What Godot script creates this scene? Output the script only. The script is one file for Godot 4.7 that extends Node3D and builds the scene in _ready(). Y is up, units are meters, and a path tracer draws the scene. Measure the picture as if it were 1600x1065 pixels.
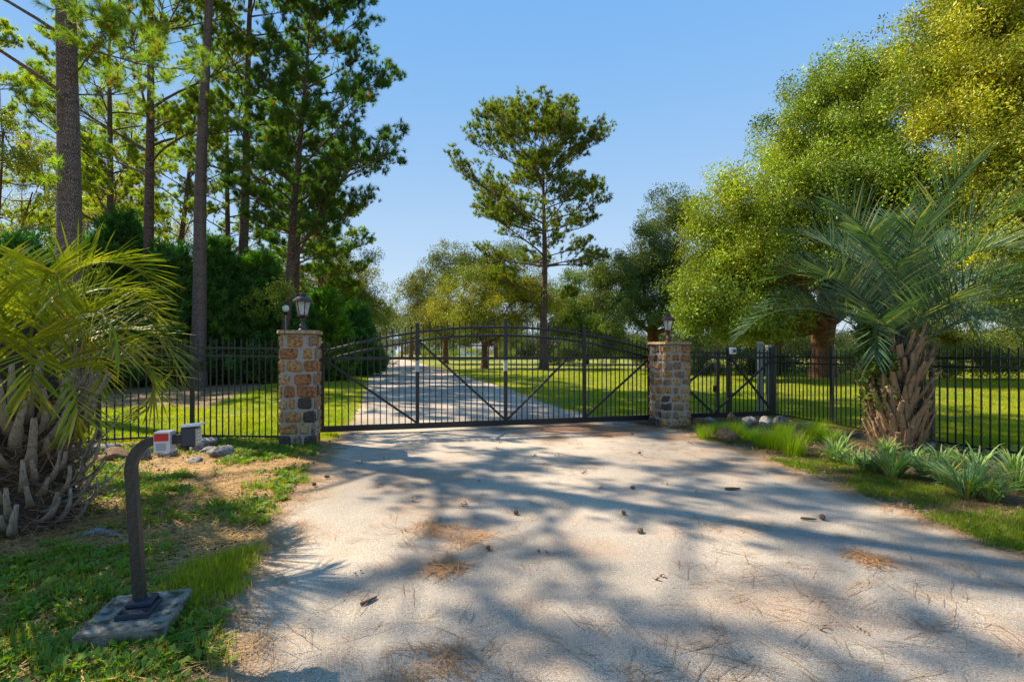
extends Node3D
# A gated country drive: stone pillars, arched iron gate, pines, live oaks and two jelly palms.

const TURN := 0.2525          # how far the gate line is turned from the picture's width
var rng := RandomNumberGenerator.new()
var used := {}
var M := {}
var boxes := {}
var bumpy := FastNoiseLite.new()
var blobs := FastNoiseLite.new()


class Geo:
	var v := PackedVector3Array()
	var n := PackedVector3Array()
	var u := PackedVector2Array()
	var c := PackedColorArray()
	var ix := PackedInt32Array()
	var tint := Color(1, 1, 1)

	func add(p: Vector3, nn: Vector3, uv := Vector2.ZERO) -> int:
		v.push_back(p); n.push_back(nn); u.push_back(uv); c.push_back(tint)
		return v.size() - 1

	func tri(a: Vector3, b: Vector3, d: Vector3) -> void:
		var nn := (d - a).cross(b - a).normalized()
		var i := add(a, nn)
		add(b, nn); add(d, nn)
		ix.append_array([i, i + 1, i + 2])

	func quad(a: Vector3, b: Vector3, d: Vector3, e: Vector3) -> void:   # clockwise seen from the front
		var nn := Vector3.ZERO
		nn = (d - a).cross(b - a) + (e - a).cross(d - a)
		nn = nn.normalized()
		var i := add(a, nn, Vector2(0, 0))
		add(b, nn, Vector2(0, 1)); add(d, nn, Vector2(1, 1)); add(e, nn, Vector2(1, 0))
		ix.append_array([i, i + 1, i + 2, i, i + 2, i + 3])

	func box(o: Vector3, s: Vector3, b := Basis()) -> void:
		var h := s * 0.5
		for f in 6:
			var k := f % 3
			var sg := 1.0 if f < 3 else -1.0
			var nn := Vector3.ZERO; nn[k] = sg
			var a := Vector3.ZERO; a[(k + 1) % 3] = 1.0
			var w := Vector3.ZERO; w[(k + 2) % 3] = sg
			var q := []
			for p in [[-1, -1], [-1, 1], [1, 1], [1, -1]]:
				q.append(o + b * ((nn + a * p[0] + w * p[1]) * h))
			quad(q[0], q[1], q[2], q[3])

	# a bevelled, slightly crooked block
	func block(o: Vector3, s: Vector3, bev: float, jit: float, r: RandomNumberGenerator, b := Basis()) -> void:
		var h := s * 0.5
		var cr := {}
		for i in 8:
			var sg := Vector3(1 if i & 1 else -1, 1 if i & 2 else -1, 1 if i & 4 else -1)
			var j := Vector3(r.randf_range(-jit, jit), r.randf_range(-jit, jit), r.randf_range(-jit, jit))
			for k in 3:
				var e := Vector3.ONE * bev
				e[k] = 0.0
				cr[i * 3 + k] = o + b * (sg * (h - e) + j + Vector3(r.randf_range(-jit, jit), r.randf_range(-jit, jit), r.randf_range(-jit, jit)) * 0.3)
		var ctr := o
		for k in 3:
			var ba := 1 << ((k + 1) % 3)
			var bb := 1 << ((k + 2) % 3)
			for s2 in [0, 1 << k]:
				_out([cr[s2 * 3 + k], cr[(s2 | ba) * 3 + k], cr[(s2 | ba | bb) * 3 + k], cr[(s2 | bb) * 3 + k]], ctr)
			# edges along axis k
			for s3 in [0, ba, bb, ba | bb]:
				var k1 := (k + 1) % 3
				var k2 := (k + 2) % 3
				var lo: int = s3
				var hi: int = s3 | (1 << k)
				_out([cr[lo * 3 + k1], cr[hi * 3 + k1], cr[hi * 3 + k2], cr[lo * 3 + k2]], ctr)
		for i in 8:
			_out([cr[i * 3], cr[i * 3 + 1], cr[i * 3 + 2]], ctr)

	func _out(q: Array, ctr: Vector3) -> void:
		var a: Vector3 = q[0]
		var b: Vector3 = q[1]
		var d: Vector3 = q[2]
		var flip := (d - a).cross(b - a).dot(a + b + d - ctr * 3.0) < 0.0
		if q.size() == 3:
			if flip: tri(a, d, b)
			else: tri(a, b, d)
		else:
			if flip: quad(a, q[3], d, b)
			else: quad(a, b, d, q[3])

	func tube(p: PackedVector3Array, r: PackedFloat32Array, sides := 6, caps := false, rough := 0.0, rr: RandomNumberGenerator = null, squash := 1.0, side_hint := Vector3.ZERO) -> void:
		var t := (p[1] - p[0]).normalized()
		var ref := Vector3.RIGHT if absf(t.x) < 0.8 else Vector3.FORWARD
		if side_hint != Vector3.ZERO: ref = side_hint
		var a := (ref - t * ref.dot(t)).normalized()
		var first := v.size()
		var along := 0.0
		for i in p.size():
			if i < p.size() - 1:
				var t2 := (p[i + 1] - p[i]).normalized()
				if i > 0: t = (t + t2).normalized()
				else: t = t2
			else: t = (p[i] - p[i - 1]).normalized()
			if i > 0: along += p[i].distance_to(p[i - 1])
			a = (a - t * a.dot(t)).normalized()
			var w := t.cross(a)
			for k in sides + 1:
				var g := TAU * k / sides
				var d := a * cos(g) + w * sin(g)
				var q := a * cos(g) + w * sin(g) * squash
				var f := 1.0
				if rough > 0.0 and rr and k < sides: f = 1.0 + rr.randf_range(-rough, rough)
				add(p[i] + q * r[i] * f, d, Vector2(float(k) / sides, along))
			if rough > 0.0:
				v[v.size() - 1] = v[v.size() - 1 - sides]
		for i in p.size() - 1:
			for k in sides:
				var b := first + i * (sides + 1) + k
				var e := b + sides + 1
				ix.append_array([b, e, e + 1, b, e + 1, b + 1])
		if caps:
			for end in 2:
				var row := first + (p.size() - 1) * (sides + 1) * end
				var nn := (p[1] - p[0]) * -1.0 if end == 0 else p[p.size() - 1] - p[p.size() - 2]
				nn = nn.normalized()
				var m := add(p[(p.size() - 1) * end], nn)
				for k in sides + 1: add(v[row + k], nn)
				for k in sides:
					if end == 1: ix.append_array([m, m + 2 + k, m + 1 + k])
					else: ix.append_array([m, m + 1 + k, m + 2 + k])

	func lathe(prof: PackedVector2Array, sides: int, o := Vector3.ZERO, flat := false) -> void:
		for i in prof.size() - 1:
			var a := prof[i]
			var b := prof[i + 1]
			var nr := Vector2(b.y - a.y, a.x - b.x).normalized()
			for k in sides:
				var g0 := TAU * k / sides
				var g1 := TAU * (k + 1) / sides
				var m := (g0 + g1) * 0.5
				var i0 := v.size()
				for q in [[a, g0], [b, g0], [b, g1], [a, g1]]:
					var g: float = m if flat else q[1]
					add(o + Vector3(q[0].x * cos(q[1]), q[0].y, q[0].x * sin(q[1])), Vector3(nr.x * cos(g), nr.y, nr.x * sin(g)))
				ix.append_array([i0, i0 + 2, i0 + 1, i0, i0 + 3, i0 + 2])

	# a narrow blade: rows of points across, one colour per strip
	func blade(p: PackedVector3Array, across: PackedVector3Array, cols: Array, cuts: Array) -> void:
		for s in cols.size():
			tint = cols[s]
			var i0 := v.size()
			for i in p.size():
				var t := p[mini(i + 1, p.size() - 1)] - p[maxi(i - 1, 0)]
				var nn := across[i].cross(t).normalized()
				if nn.y < 0.0: nn = -nn
				add(p[i] + across[i] * cuts[s], nn); add(p[i] + across[i] * cuts[s + 1], nn)
			for i in p.size() - 1:
				var b := i0 + i * 2
				ix.append_array([b, b + 2, b + 3, b, b + 3, b + 1])
		tint = Color(1, 1, 1)

	func mesh() -> ArrayMesh:
		for i in range(0, ix.size(), 3):
			var p := ix[i]
			var q := ix[i + 1]
			var w := ix[i + 2]
			if (v[w] - v[p]).cross(v[q] - v[p]).dot(n[p] + n[q] + n[w]) < 0.0:
				ix[i + 1] = w; ix[i + 2] = q
		var a := []
		a.resize(Mesh.ARRAY_MAX)
		a[Mesh.ARRAY_VERTEX] = v; a[Mesh.ARRAY_NORMAL] = n; a[Mesh.ARRAY_TEX_UV] = u
		a[Mesh.ARRAY_COLOR] = c; a[Mesh.ARRAY_INDEX] = ix
		var m := ArrayMesh.new()
		m.add_surface_from_arrays(Mesh.PRIMITIVE_TRIANGLES, a)
		return m


# ---------------------------------------------------------------- naming
func numbered(called: String) -> String:
	var k: int = used.get(called, 0)
	used[called] = k + 1
	return called if k == 0 else "%s_%03d" % [called, k]


func tag(o: Node, label: String, category: String, group := "", kind := "") -> Node:
	if label: o.set_meta("label", label)
	if category: o.set_meta("category", category)
	if group: o.set_meta("group", group)
	if kind: o.set_meta("kind", kind)
	return o


func thing(called: String, label: String, category: String, at := Vector3.ZERO, turn := 0.0, group := "") -> Node3D:
	var o := Node3D.new()
	o.name = numbered(called)
	add_child(o, true)
	o.position = at
	o.rotation.y = turn
	tag(o, label, category, group)
	return o


func part(parent: Node, called: String, mesh: Mesh, mat: Material, at := Vector3.ZERO, b := Basis()) -> MeshInstance3D:
	var o := MeshInstance3D.new()
	var k := 0
	if parent == self: o.name = numbered(called)
	else:
		var counts: Dictionary = parent.get_meta("n_", {})
		k = counts.get(called, 0)
		counts[called] = k + 1
		parent.set_meta("n_", counts)
		o.name = called if k == 0 else "%s_%03d" % [called, k]
	o.mesh = mesh
	o.material_override = mat
	o.transform = Transform3D(b, at)
	parent.add_child(o, true)
	return o


func many(parent: Node, called: String, mesh: Mesh, mat: Material, xf: Array, cols := []) -> MultiMeshInstance3D:
	var mm := MultiMesh.new()
	mm.transform_format = MultiMesh.TRANSFORM_3D
	mm.use_colors = cols.size() > 0
	mm.mesh = mesh
	mm.instance_count = xf.size()
	for i in xf.size():
		mm.set_instance_transform(i, xf[i])
	for i in cols.size():
		mm.set_instance_color(i, cols[i])
	var o := MultiMeshInstance3D.new()
	o.multimesh = mm
	o.material_override = mat
	o.name = numbered(called) if parent == self else called
	parent.add_child(o, true)
	o.set_meta("kind", "stuff")
	return o


func copy(o: Node3D, called: String, label: String) -> Node3D:
	var c: Node3D = o.duplicate()
	c.name = numbered(called)
	add_child(c, true)
	c.set_meta("label", label)
	return c


func unit_box(s: Vector3) -> BoxMesh:
	var key := "%.4f %.4f %.4f" % [s.x, s.y, s.z]
	if not boxes.has(key):
		var b := BoxMesh.new()
		b.size = s
		boxes[key] = b
	return boxes[key]


# a straight bar of square section from a to b
func bar(parent: Node, called: String, a: Vector3, b: Vector3, w: float, d: float, mat: Material) -> MeshInstance3D:
	var y := (b - a).normalized()
	var side := Vector3(cos(TURN), 0, -sin(TURN)) if absf(y.y) > 0.9 else Vector3.UP
	var z := side.cross(y).normalized()
	var x := y.cross(z).normalized()
	return part(parent, called, unit_box(Vector3(w, a.distance_to(b), d)), mat, (a + b) * 0.5, Basis(x, y, z))


func rv(s: float) -> Vector3:
	return Vector3(rng.randf_range(-s, s), rng.randf_range(-s, s), rng.randf_range(-s, s))


func rdir() -> Vector3:
	var y := rng.randf_range(-1.0, 1.0)
	var a := rng.randf() * TAU
	var r := sqrt(1.0 - y * y)
	return Vector3(r * cos(a), y, r * sin(a))


func rbasis(s := 1.0) -> Basis:
	return Basis(rdir(), rng.randf() * TAU).scaled(Vector3.ONE * s)


func along(y: Vector3, s := 1.0) -> Basis:
	y = y.normalized()
	var ref := Vector3.RIGHT if absf(y.x) < 0.9 else Vector3.FORWARD
	var z := ref.cross(y).normalized()
	var b := Basis(y.cross(z), y, z)
	return Basis(y, rng.randf() * TAU) * b.scaled(Vector3.ONE * s)


func mixc(a: Color, b: Color, t: float) -> Color:
	return a.lerp(b, clampf(t, 0.0, 1.0))


# ---------------------------------------------------------------- materials
func noise_tex(kind: int, freq: float, cols: Array, stops: Array, size := 512, ret := -1, oct := 4, sd := 1) -> NoiseTexture2D:
	var f := FastNoiseLite.new()
	f.noise_type = kind
	f.frequency = freq
	f.seed = sd
	f.fractal_octaves = oct
	if oct <= 1: f.fractal_type = FastNoiseLite.FRACTAL_NONE
	if ret >= 0: f.cellular_return_type = ret
	var t := NoiseTexture2D.new()
	t.width = size; t.height = size
	t.seamless = true
	t.seamless_blend_skirt = 0.25
	t.noise = f
	if cols.size():
		var g := Gradient.new()
		g.offsets = PackedFloat32Array(stops)
		g.colors = PackedColorArray(cols)
		t.color_ramp = g
	return t


func mat(called: String, col: Color, rough := 0.8, vertex := false) -> StandardMaterial3D:
	var m := StandardMaterial3D.new()
	m.resource_name = called
	m.albedo_color = col.linear_to_srgb()
	m.roughness = rough
	m.vertex_color_use_as_albedo = vertex
	M[called] = m
	return m


func tri_tex(m: StandardMaterial3D, tex: Texture2D, scale: Vector3, bump: Texture2D = null, cm := 0.0, world := true) -> void:
	m.uv1_triplanar = true
	m.uv1_world_triplanar = world
	m.uv1_scale = scale
	m.albedo_texture = tex
	if bump:
		m.heightmap_enabled = true
		m.heightmap_texture = bump
		m.heightmap_scale = cm


func grey(v: float) -> Color:
	return Color(v, v, v)


func make_materials() -> void:
	var S := FastNoiseLite.TYPE_SIMPLEX_SMOOTH
	var K := FastNoiseLite.TYPE_CELLULAR
	var soft := noise_tex(S, 0.02, [grey(0.55), grey(1.0)], [0.2, 0.8], 512, -1, 5, 3)
	var fine := noise_tex(S, 0.06, [grey(0.45), grey(1.0)], [0.25, 0.75], 512, -1, 5, 5)
	var fine_h := noise_tex(S, 0.06, [], [], 512, -1, 5, 5)
	var soft_h := noise_tex(S, 0.025, [], [], 512, -1, 5, 8)

	# the worn drive: pale and dark chips in a tan grey bed
	var m := mat("drive_surface", Color(1, 1, 1), 0.9, true)
	tri_tex(m, noise_tex(K, 0.1, [Color(0.52, 0.49, 0.46), Color(0.72, 0.68, 0.63), Color(0.77, 0.73, 0.68), Color(0.91, 0.87, 0.82)], [0.0, 0.25, 0.65, 1.0], 1024, FastNoiseLite.RETURN_CELL_VALUE, 1, 2),
		Vector3.ONE * 1.9, noise_tex(K, 0.1, [], [], 1024, FastNoiseLite.RETURN_DISTANCE, 1, 2), 0.25)
	m = mat("ground_surface", Color(1, 1, 1), 0.95, true)
	tri_tex(m, fine, Vector3.ONE * 0.55, fine_h, 3.0)

	m = mat("iron", Color(0.012, 0.012, 0.013), 0.42)
	m = mat("iron_worn", Color(0.03, 0.027, 0.024), 0.55)
	tri_tex(m, soft, Vector3.ONE * 3.0)
	m = mat("reflector", Color(0.36, 0.36, 0.35), 0.5)
	m = mat("mortar", Color(0.75, 0.7, 0.62), 0.95)
	tri_tex(m, fine, Vector3.ONE * 3.0, fine_h, 0.8)
	var stones := [Color(0.5, 0.30, 0.12), Color(0.43, 0.20, 0.08), Color(0.58, 0.42, 0.22), Color(0.36, 0.26, 0.17), Color(0.11, 0.09, 0.075)]
	var stone_tex := noise_tex(S, 0.018, [Color(0.35, 0.3, 0.28), Color(0.8, 0.75, 0.7), Color(1, 1, 1), Color(1, 0.86, 0.68)], [0.1, 0.38, 0.6, 0.9], 512, -1, 5, 12)
	for i in stones.size():
		m = mat("stone%d" % i, stones[i], 0.85)
		tri_tex(m, stone_tex, Vector3.ONE * (1.7 + 0.2 * i), fine_h, 1.6)
		m.uv1_offset = Vector3(i * 0.37, i * 0.21, i * 0.11)
	m = mat("boulder", Color(0.34, 0.33, 0.34), 0.9)
	tri_tex(m, stone_tex, Vector3.ONE * 2.0, fine_h, 2.0)
	m = mat("boulder_brown", Color(0.33, 0.2, 0.1), 0.9)
	tri_tex(m, stone_tex, Vector3.ONE * 2.5, fine_h, 2.0)
	m = mat("concrete", Color(0.26, 0.24, 0.21), 0.95)
	tri_tex(m, noise_tex(S, 0.012, [Color(0.45, 0.47, 0.4), Color(0.85, 0.83, 0.8), Color(1, 1, 1)], [0.2, 0.45, 0.8], 512, -1, 6, 31), Vector3.ONE * 1.6, fine_h, 0.8)

	m = mat("concrete_pale", Color(0.5, 0.46, 0.41), 0.95)
	tri_tex(m, soft, Vector3.ONE * 1.6, fine_h, 0.6)

	m = mat("lamp_bronze", Color(0.075, 0.058, 0.055), 0.45)
	m.metallic = 0.5
	m = mat("lamp_copper", Color(0.2, 0.085, 0.055), 0.5)
	m.metallic = 0.5
	tri_tex(m, soft, Vector3.ONE * 6.0)
	m = mat("lamp_glass", Color(0.75, 0.8, 0.78), 0.12)
	m.transparency = BaseMaterial3D.TRANSPARENCY_ALPHA
	m.albedo_color.a = 0.45
	m = mat("lamp_candle", Color(0.75, 0.72, 0.62), 0.5)
	m = mat("globe", Color(0.8, 0.8, 0.78), 0.3)
	m.backlight_enabled = true
	m.backlight = Color(0.6, 0.6, 0.6)

	m = mat("post_paint", Color(0.036, 0.042, 0.043), 0.5)
	tri_tex(m, soft, Vector3.ONE * 4.0, soft_h, 0.15)
	m = mat("box_plastic", Color(0.02, 0.028, 0.045), 0.45)
	m = mat("plastic_white", Color(0.55, 0.55, 0.56), 0.45)
	m = mat("plastic_red", Color(0.5, 0.012, 0.008), 0.4)
	m = mat("plate_grey", Color(0.3, 0.31, 0.33), 0.5)
	m = mat("keypad_face", Color(0.42, 0.34, 0.22), 0.5)
	m = mat("key_button", Color(0.6, 0.6, 0.56), 0.5)

	var plates := noise_tex(K, 0.03, [grey(0.25), Color(0.75, 0.7, 0.68), grey(1.0)], [0.0, 0.25, 1.0], 512, FastNoiseLite.RETURN_DISTANCE2_SUB, 1, 21)
	var plates_h := noise_tex(K, 0.03, [], [], 512, FastNoiseLite.RETURN_DISTANCE2_SUB, 1, 21)
	m = mat("pine_bark", Color(0.46, 0.36, 0.33), 0.95)
	tri_tex(m, plates, Vector3(2.6, 0.85, 2.6), plates_h, 5.0)
	m = mat("pine_bark_far", Color(0.36, 0.25, 0.2), 0.95)
	tri_tex(m, plates, Vector3(1.6, 0.5, 1.6), plates_h, 5.0)
	m = mat("oak_bark_sun_tinted", Color(0.5, 0.25, 0.095), 0.95)  # paints in orange sunlight that cannot reach trunks under the crowns
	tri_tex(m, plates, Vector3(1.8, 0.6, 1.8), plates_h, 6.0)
	m = mat("palm_fibre", Color(0.19, 0.135, 0.1), 1.0)
	tri_tex(m, fine, Vector3(6, 1.5, 6), fine_h, 3.0)
	m = mat("palm_boot", Color(0.47, 0.42, 0.37), 0.85, true)
	tri_tex(m, noise_tex(S, 0.03, [Color(0.3, 0.25, 0.22), Color(0.8, 0.78, 0.75), grey(1.0)], [0.1, 0.4, 0.8], 512, -1, 5, 44), Vector3(7, 0.9, 7))
	m = mat("palm_boot_warm", Color(0.5, 0.33, 0.19), 0.85, true)
	tri_tex(m, M.palm_boot.albedo_texture, Vector3(7, 0.9, 7))
	m = mat("wood_grey", Color(0.5, 0.46, 0.42), 0.9)
	tri_tex(m, fine, Vector3(4, 0.6, 4), fine_h, 1.0)
	m = mat("driftwood", Color(0.36, 0.34, 0.33), 0.9)
	tri_tex(m, fine, Vector3(3, 3, 3), fine_h, 1.0)
	m = mat("cone_brown", Color(0.3, 0.17, 0.1), 0.85, true)
	m = mat("twig", Color(0.13, 0.085, 0.055), 0.9)
	m = mat("straw", Color(1, 1, 1), 0.75, true)
	m = mat("dry_leaf", Color(1, 1, 1), 0.7, true)
	m.backlight_enabled = true
	m.backlight = Color(0.5, 0.35, 0.15)
	m = mat("house_white", Color(0.75, 0.76, 0.78), 0.8)
	m = mat("house_roof", Color(0.2, 0.19, 0.2), 0.9)
	m = mat("house_glass", Color(0.03, 0.04, 0.05), 0.15)

	for a in [["needles", 0.62, Color(1.0, 1.15, 0.55)], ["leaves", 0.45, Color(0.7, 0.7, 0.28)], ["cedar", 0.7, Color(0.75, 1.0, 0.5)], ["grass", 0.6, Color(0.95, 1.0, 0.4)], ["frond", 0.42, Color(0.8, 0.85, 0.4)], ["strap", 0.45, Color(0.7, 0.8, 0.5)]]:
		m = mat(a[0], Color(1, 1, 1), a[1], true)
		m.metallic_specular = 0.3
		m.backlight_enabled = true
		m.backlight = a[2]


# ---------------------------------------------------------------- foliage pieces
func tuft_mesh(count: int, length: float, width: float, sd: int) -> ArrayMesh:
	rng.seed = sd
	var g := Geo.new()
	for i in count:
		var a := rng.randf() * TAU
		var e := rng.randf_range(0.15, 1.35)
		var d := Vector3(sin(e) * cos(a), cos(e), sin(e) * sin(a))
		var l := length * rng.randf_range(0.7, 1.1)
		var s := d.cross(rdir()).normalized() * width * 0.5
		var o := Vector3(0, rng.randf_range(-0.45, 0.1) * length, 0)
		var b := grey(rng.randf_range(0.75, 1.15))
		g.tint = b
		g.tri(o - s, o + d * l, o + s)
	return g.mesh()


func clump_mesh(count: int, r: float, l: float, w: float, sd: int) -> ArrayMesh:
	rng.seed = sd
	var g := Geo.new()
	for i in count:
		var p := rdir() * r * pow(rng.randf(), 0.45)
		var nn := (rdir() + Vector3(0, 0.7, 0)).normalized()
		var d := nn.cross(rdir()).normalized()
		var s := nn.cross(d).normalized()
		var k := rng.randf_range(0.7, 1.25)
		g.tint = Color(rng.randf_range(0.8, 1.25), rng.randf_range(0.85, 1.15), rng.randf_range(0.7, 1.2)) * rng.randf_range(0.6, 1.3)
		var a := p - d * l * 0.5 * k
		var b := p + d * l * 0.5 * k
		var c1 := p + s * w * 0.5 * k + nn * w * 0.18
		var c2 := p - s * w * 0.5 * k + nn * w * 0.18
		g.tri(a, c1, b)
		g.tri(a, b, c2)
	return g.mesh()


func spray_mesh(sd: int) -> ArrayMesh:   # a feathery juniper spray pointing along y
	rng.seed = sd
	var g := Geo.new()
	for i in 70:
		var y := rng.randf_range(0.0, 0.5)
		var a := rng.randf() * TAU
		var out := 0.05 + 0.16 * (1.0 - y / 0.5)
		var o := Vector3(cos(a) * out * rng.randf(), y, sin(a) * out * rng.randf())
		var d := (Vector3(cos(a), rng.randf_range(0.6, 1.6), sin(a))).normalized()
		var s := d.cross(rdir()).normalized() * 0.016
		g.tint = grey(rng.randf_range(0.7, 1.2))
		g.tri(o - s, o + d * rng.randf_range(0.09, 0.17), o + s)
	return g.mesh()


func grass_mesh(blades: int, spread: float, h: float, w: float, lean: float, sd: int, ca := Color(1, 1, 1), cb := Color(1, 1, 1)) -> ArrayMesh:
	rng.seed = sd
	var g := Geo.new()
	for i in blades:
		var a := rng.randf() * TAU
		var r := spread * sqrt(rng.randf())
		var o := Vector3(cos(a) * r, -0.01, sin(a) * r)
		var d := Vector3(cos(a), 0, sin(a)).lerp(rdir() * Vector3(1, 0, 1), 0.6) * lean
		var hh := h * rng.randf_range(0.55, 1.1)
		var s := Vector3(-d.z, 0, d.x).normalized() * w * 0.5
		var mid := o + Vector3(0, hh * 0.6, 0) + d * hh * 0.35
		var tip := o + Vector3(0, hh, 0) + d * hh
		g.tint = Color(rng.randf_range(0.8, 1.25), rng.randf_range(0.85, 1.15), rng.randf_range(0.7, 1.1))
		g.tint = mixc(ca, cb, rng.randf()) * g.tint
		var nn := (mid - o).cross(s).normalized()
		if nn.y < 0.0: nn = -nn
		nn = (nn + Vector3.UP * 0.35).normalized()
		var i0 := g.add(o - s, nn)
		g.add(o + s, nn); g.add(mid - s * 0.8, nn); g.add(mid + s * 0.8, nn); g.add(tip, nn)
		g.ix.append_array([i0, i0 + 2, i0 + 3, i0, i0 + 3, i0 + 1, i0 + 2, i0 + 4, i0 + 3])
	return g.mesh()


func weed_mesh(sd: int) -> ArrayMesh:
	rng.seed = sd
	var g := Geo.new()
	for i in 16:
		var a := rng.randf() * TAU
		var d := Vector3(cos(a), rng.randf_range(0.15, 1.0), sin(a)).normalized()
		var l := rng.randf_range(0.035, 0.075)
		var o := Vector3(cos(a), 0, sin(a)) * rng.randf_range(0.0, 0.07) + Vector3(0, rng.randf_range(0.005, 0.05), 0)
		var s := d.cross(Vector3.UP).normalized() * l * 0.28
		g.tint = Color(rng.randf_range(0.8, 1.2), rng.randf_range(0.85, 1.15), rng.randf_range(0.7, 1.2))
		g.tri(o, o + d * l * 0.5 + s, o + d * l)
		g.tri(o, o + d * l, o + d * l * 0.5 - s)
	return g.mesh()


func sample_profile(prof: Array, x: float) -> float:
	for i in prof.size() - 1:
		if x <= prof[i + 1].x:
			return lerpf(prof[i].y, prof[i + 1].y, clampf((x - prof[i].x) / (prof[i + 1].x - prof[i].x), 0.0, 1.0))
	return prof[prof.size() - 1].y


# a pine: o has h, r, top (sideways shift of the tip), whorls (heights), per, prof (length by height), asym, az0, sd, dense, size, bark, col, extra, epi, elev
func pine(label: String, base: Vector3, o: Dictionary) -> Node3D:
	var t := thing("pine_tree", label, "tree", base, 0.0, "tall pines along the drive")
	rng.seed = o.sd
	var h: float = o.h
	var top: Vector3 = o.get("top", Vector3.ZERO)
	var bow: Vector3 = o.get("bow", Vector3.ZERO)
	var tr := Geo.new()
	var pts := PackedVector3Array()
	var rad := PackedFloat32Array()
	var segs := 18
	for i in segs + 1:
		var f := float(i) / segs
		pts.push_back(Vector3(0, f * h, 0) + top * f + bow * sin(f * PI) + Vector3(sin(f * 9.0 + o.sd), 0, cos(f * 7.0 + o.sd)) * 0.06 * h / 20.0 * minf(f * 4.0, 1.0))
		rad.push_back(o.r * (pow(1.0 - f, 0.8) * 0.95 + 0.05) * (1.0 + 0.35 * exp(-f * h * 1.6)))
	pts[0].y = -0.15
	tr.tube(pts, rad, 14)
	var xf := []
	var cols := []
	var size: float = o.get("size", 1.0)
	var col: Color = o.get("col", Color(0.2, 0.27, 0.055))
	var limbs := []
	for hh in o.whorls:
		var a0 := rng.randf() * TAU
		var per: int = o.get("per", 3)
		for k in per:
			var a := a0 + TAU * k / per + rng.randf_range(-0.5, 0.5)
			var len_: float = sample_profile(o.prof, hh) * (1.0 + o.get("asym", 0.0) * cos(a - o.get("az0", 0.0))) * rng.randf_range(0.7, 1.1)
			if len_ > 0.25:
				limbs.append([hh + rng.randf_range(-0.25, 0.25), a, len_, lerpf(o.get("elev", 0.15), 0.9, pow(hh / h, 4.0) * o.get("upturn", 0.8)) + rng.randf_range(-0.12, 0.15)])
	for e in o.get("extra", []): limbs.append([e[0], deg_to_rad(e[1]), e[2], deg_to_rad(e[3])])
	for lb in limbs:
		var f: float = clampf(lb[0] / h, 0.0, 0.99)
		var i := int(f * segs)
		var st: Vector3 = pts[i].lerp(pts[i + 1], f * segs - i)
		var len_: float = lb[2]
		var hd := Vector3(cos(lb[1]), 0, sin(lb[1]))
		var e: float = lb[3]
		var n := 7
		var lp := PackedVector3Array([st])
		var lr := PackedFloat32Array()
		var r0: float = minf(rad[i] * 0.42, 0.012 + 0.0125 * len_) * o.get("thin", 1.0)
		var p := st
		var sag := rng.randf_range(-0.05, 0.28)
		var yaw := rng.randf_range(-0.25, 0.25)
		for k in n:
			var s := float(k) / n
			var ee := e * (1.0 - 0.45 * s) + 0.12 - sag * sin(s * PI) + s * s * 0.25
			var dd := hd.rotated(Vector3.UP, yaw * s * 2.0 + rng.randf_range(-0.12, 0.12))
			p += (dd * cos(ee) + Vector3.UP * sin(ee)) * len_ / n
			lp.push_back(p)
		for k in n + 1: lr.push_back(r0 * (1.0 - 0.8 * k / n))
		tr.tube(lp, lr, 6)
		# side branches with needle tufts
		var subs := int(len_ * 2.7 * o.get("dense", 1.0)) + 3
		for j in subs:
			var s := lerpf(o.get("bare", 0.3), 1.0, (j + rng.randf()) / subs)
			var q := s * n
			var k := mini(int(q), n - 1)
			var b0 := lp[k].lerp(lp[k + 1], q - k)
			var tg := (lp[k + 1] - lp[k]).normalized()
			var side := 1.0 if j % 2 == 0 else -1.0
			var d := tg.rotated(Vector3.UP, side * rng.randf_range(0.3, 1.2)) + Vector3(0, rng.randf_range(-0.25, 0.75), 0)
			d = d.normalized()
			var bl := (0.12 + 0.26 * (1.15 - s)) * len_ * rng.randf_range(0.6, 1.2) + 0.25
			bl = minf(bl, 2.2)
			var b1 := b0 + d * bl + Vector3(0, bl * 0.12, 0)
			tr.tube(PackedVector3Array([b0, b0 + d * bl * 0.5, b1]), PackedFloat32Array([r0 * 0.3 + 0.004, r0 * 0.18 + 0.004, 0.004]), 4)
			var nt := int(bl / (0.34 * size)) + 1
			var puff := int((7 + 4.0 * s) * o.get("puff", 1.0))
			for q2 in nt + puff:
				var at := b1 + rdir() * rng.randf_range(0.05, 0.42) * size * Vector3(1, 0.7, 1)
				if q2 < nt: at = b0.lerp(b1, lerpf(0.35, 1.0, (q2 + 1.0) / nt)) + rv(0.09 * size)
				var td := (d * 0.6 + rdir() * 0.8 + Vector3(0, 0.55, 0)).normalized()
				xf.append(Transform3D(along(td, size * rng.randf_range(0.7, 1.1)), at))
				var cc := col * rng.randf_range(0.75, 1.3)
				if rng.randf() < o.get("brown", 0.06): cc = Color(0.34, 0.18, 0.045)
				elif rng.randf() < 0.25: cc = Color(col.r * 1.5, col.g * 1.25, col.b * 0.8)
				cols.append(cc)
	for j in o.get("stubs", 0):
		var f := rng.randf_range(0.12, 0.6)
		var i := int(f * segs)
		var a := rng.randf() * TAU
		var d := Vector3(cos(a), 0.3, sin(a))
		tr.tube(PackedVector3Array([pts[i], pts[i] + d * (rad[i] + rng.randf_range(0.1, 0.5))]), PackedFloat32Array([0.035, 0.015]), 5, true)
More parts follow.
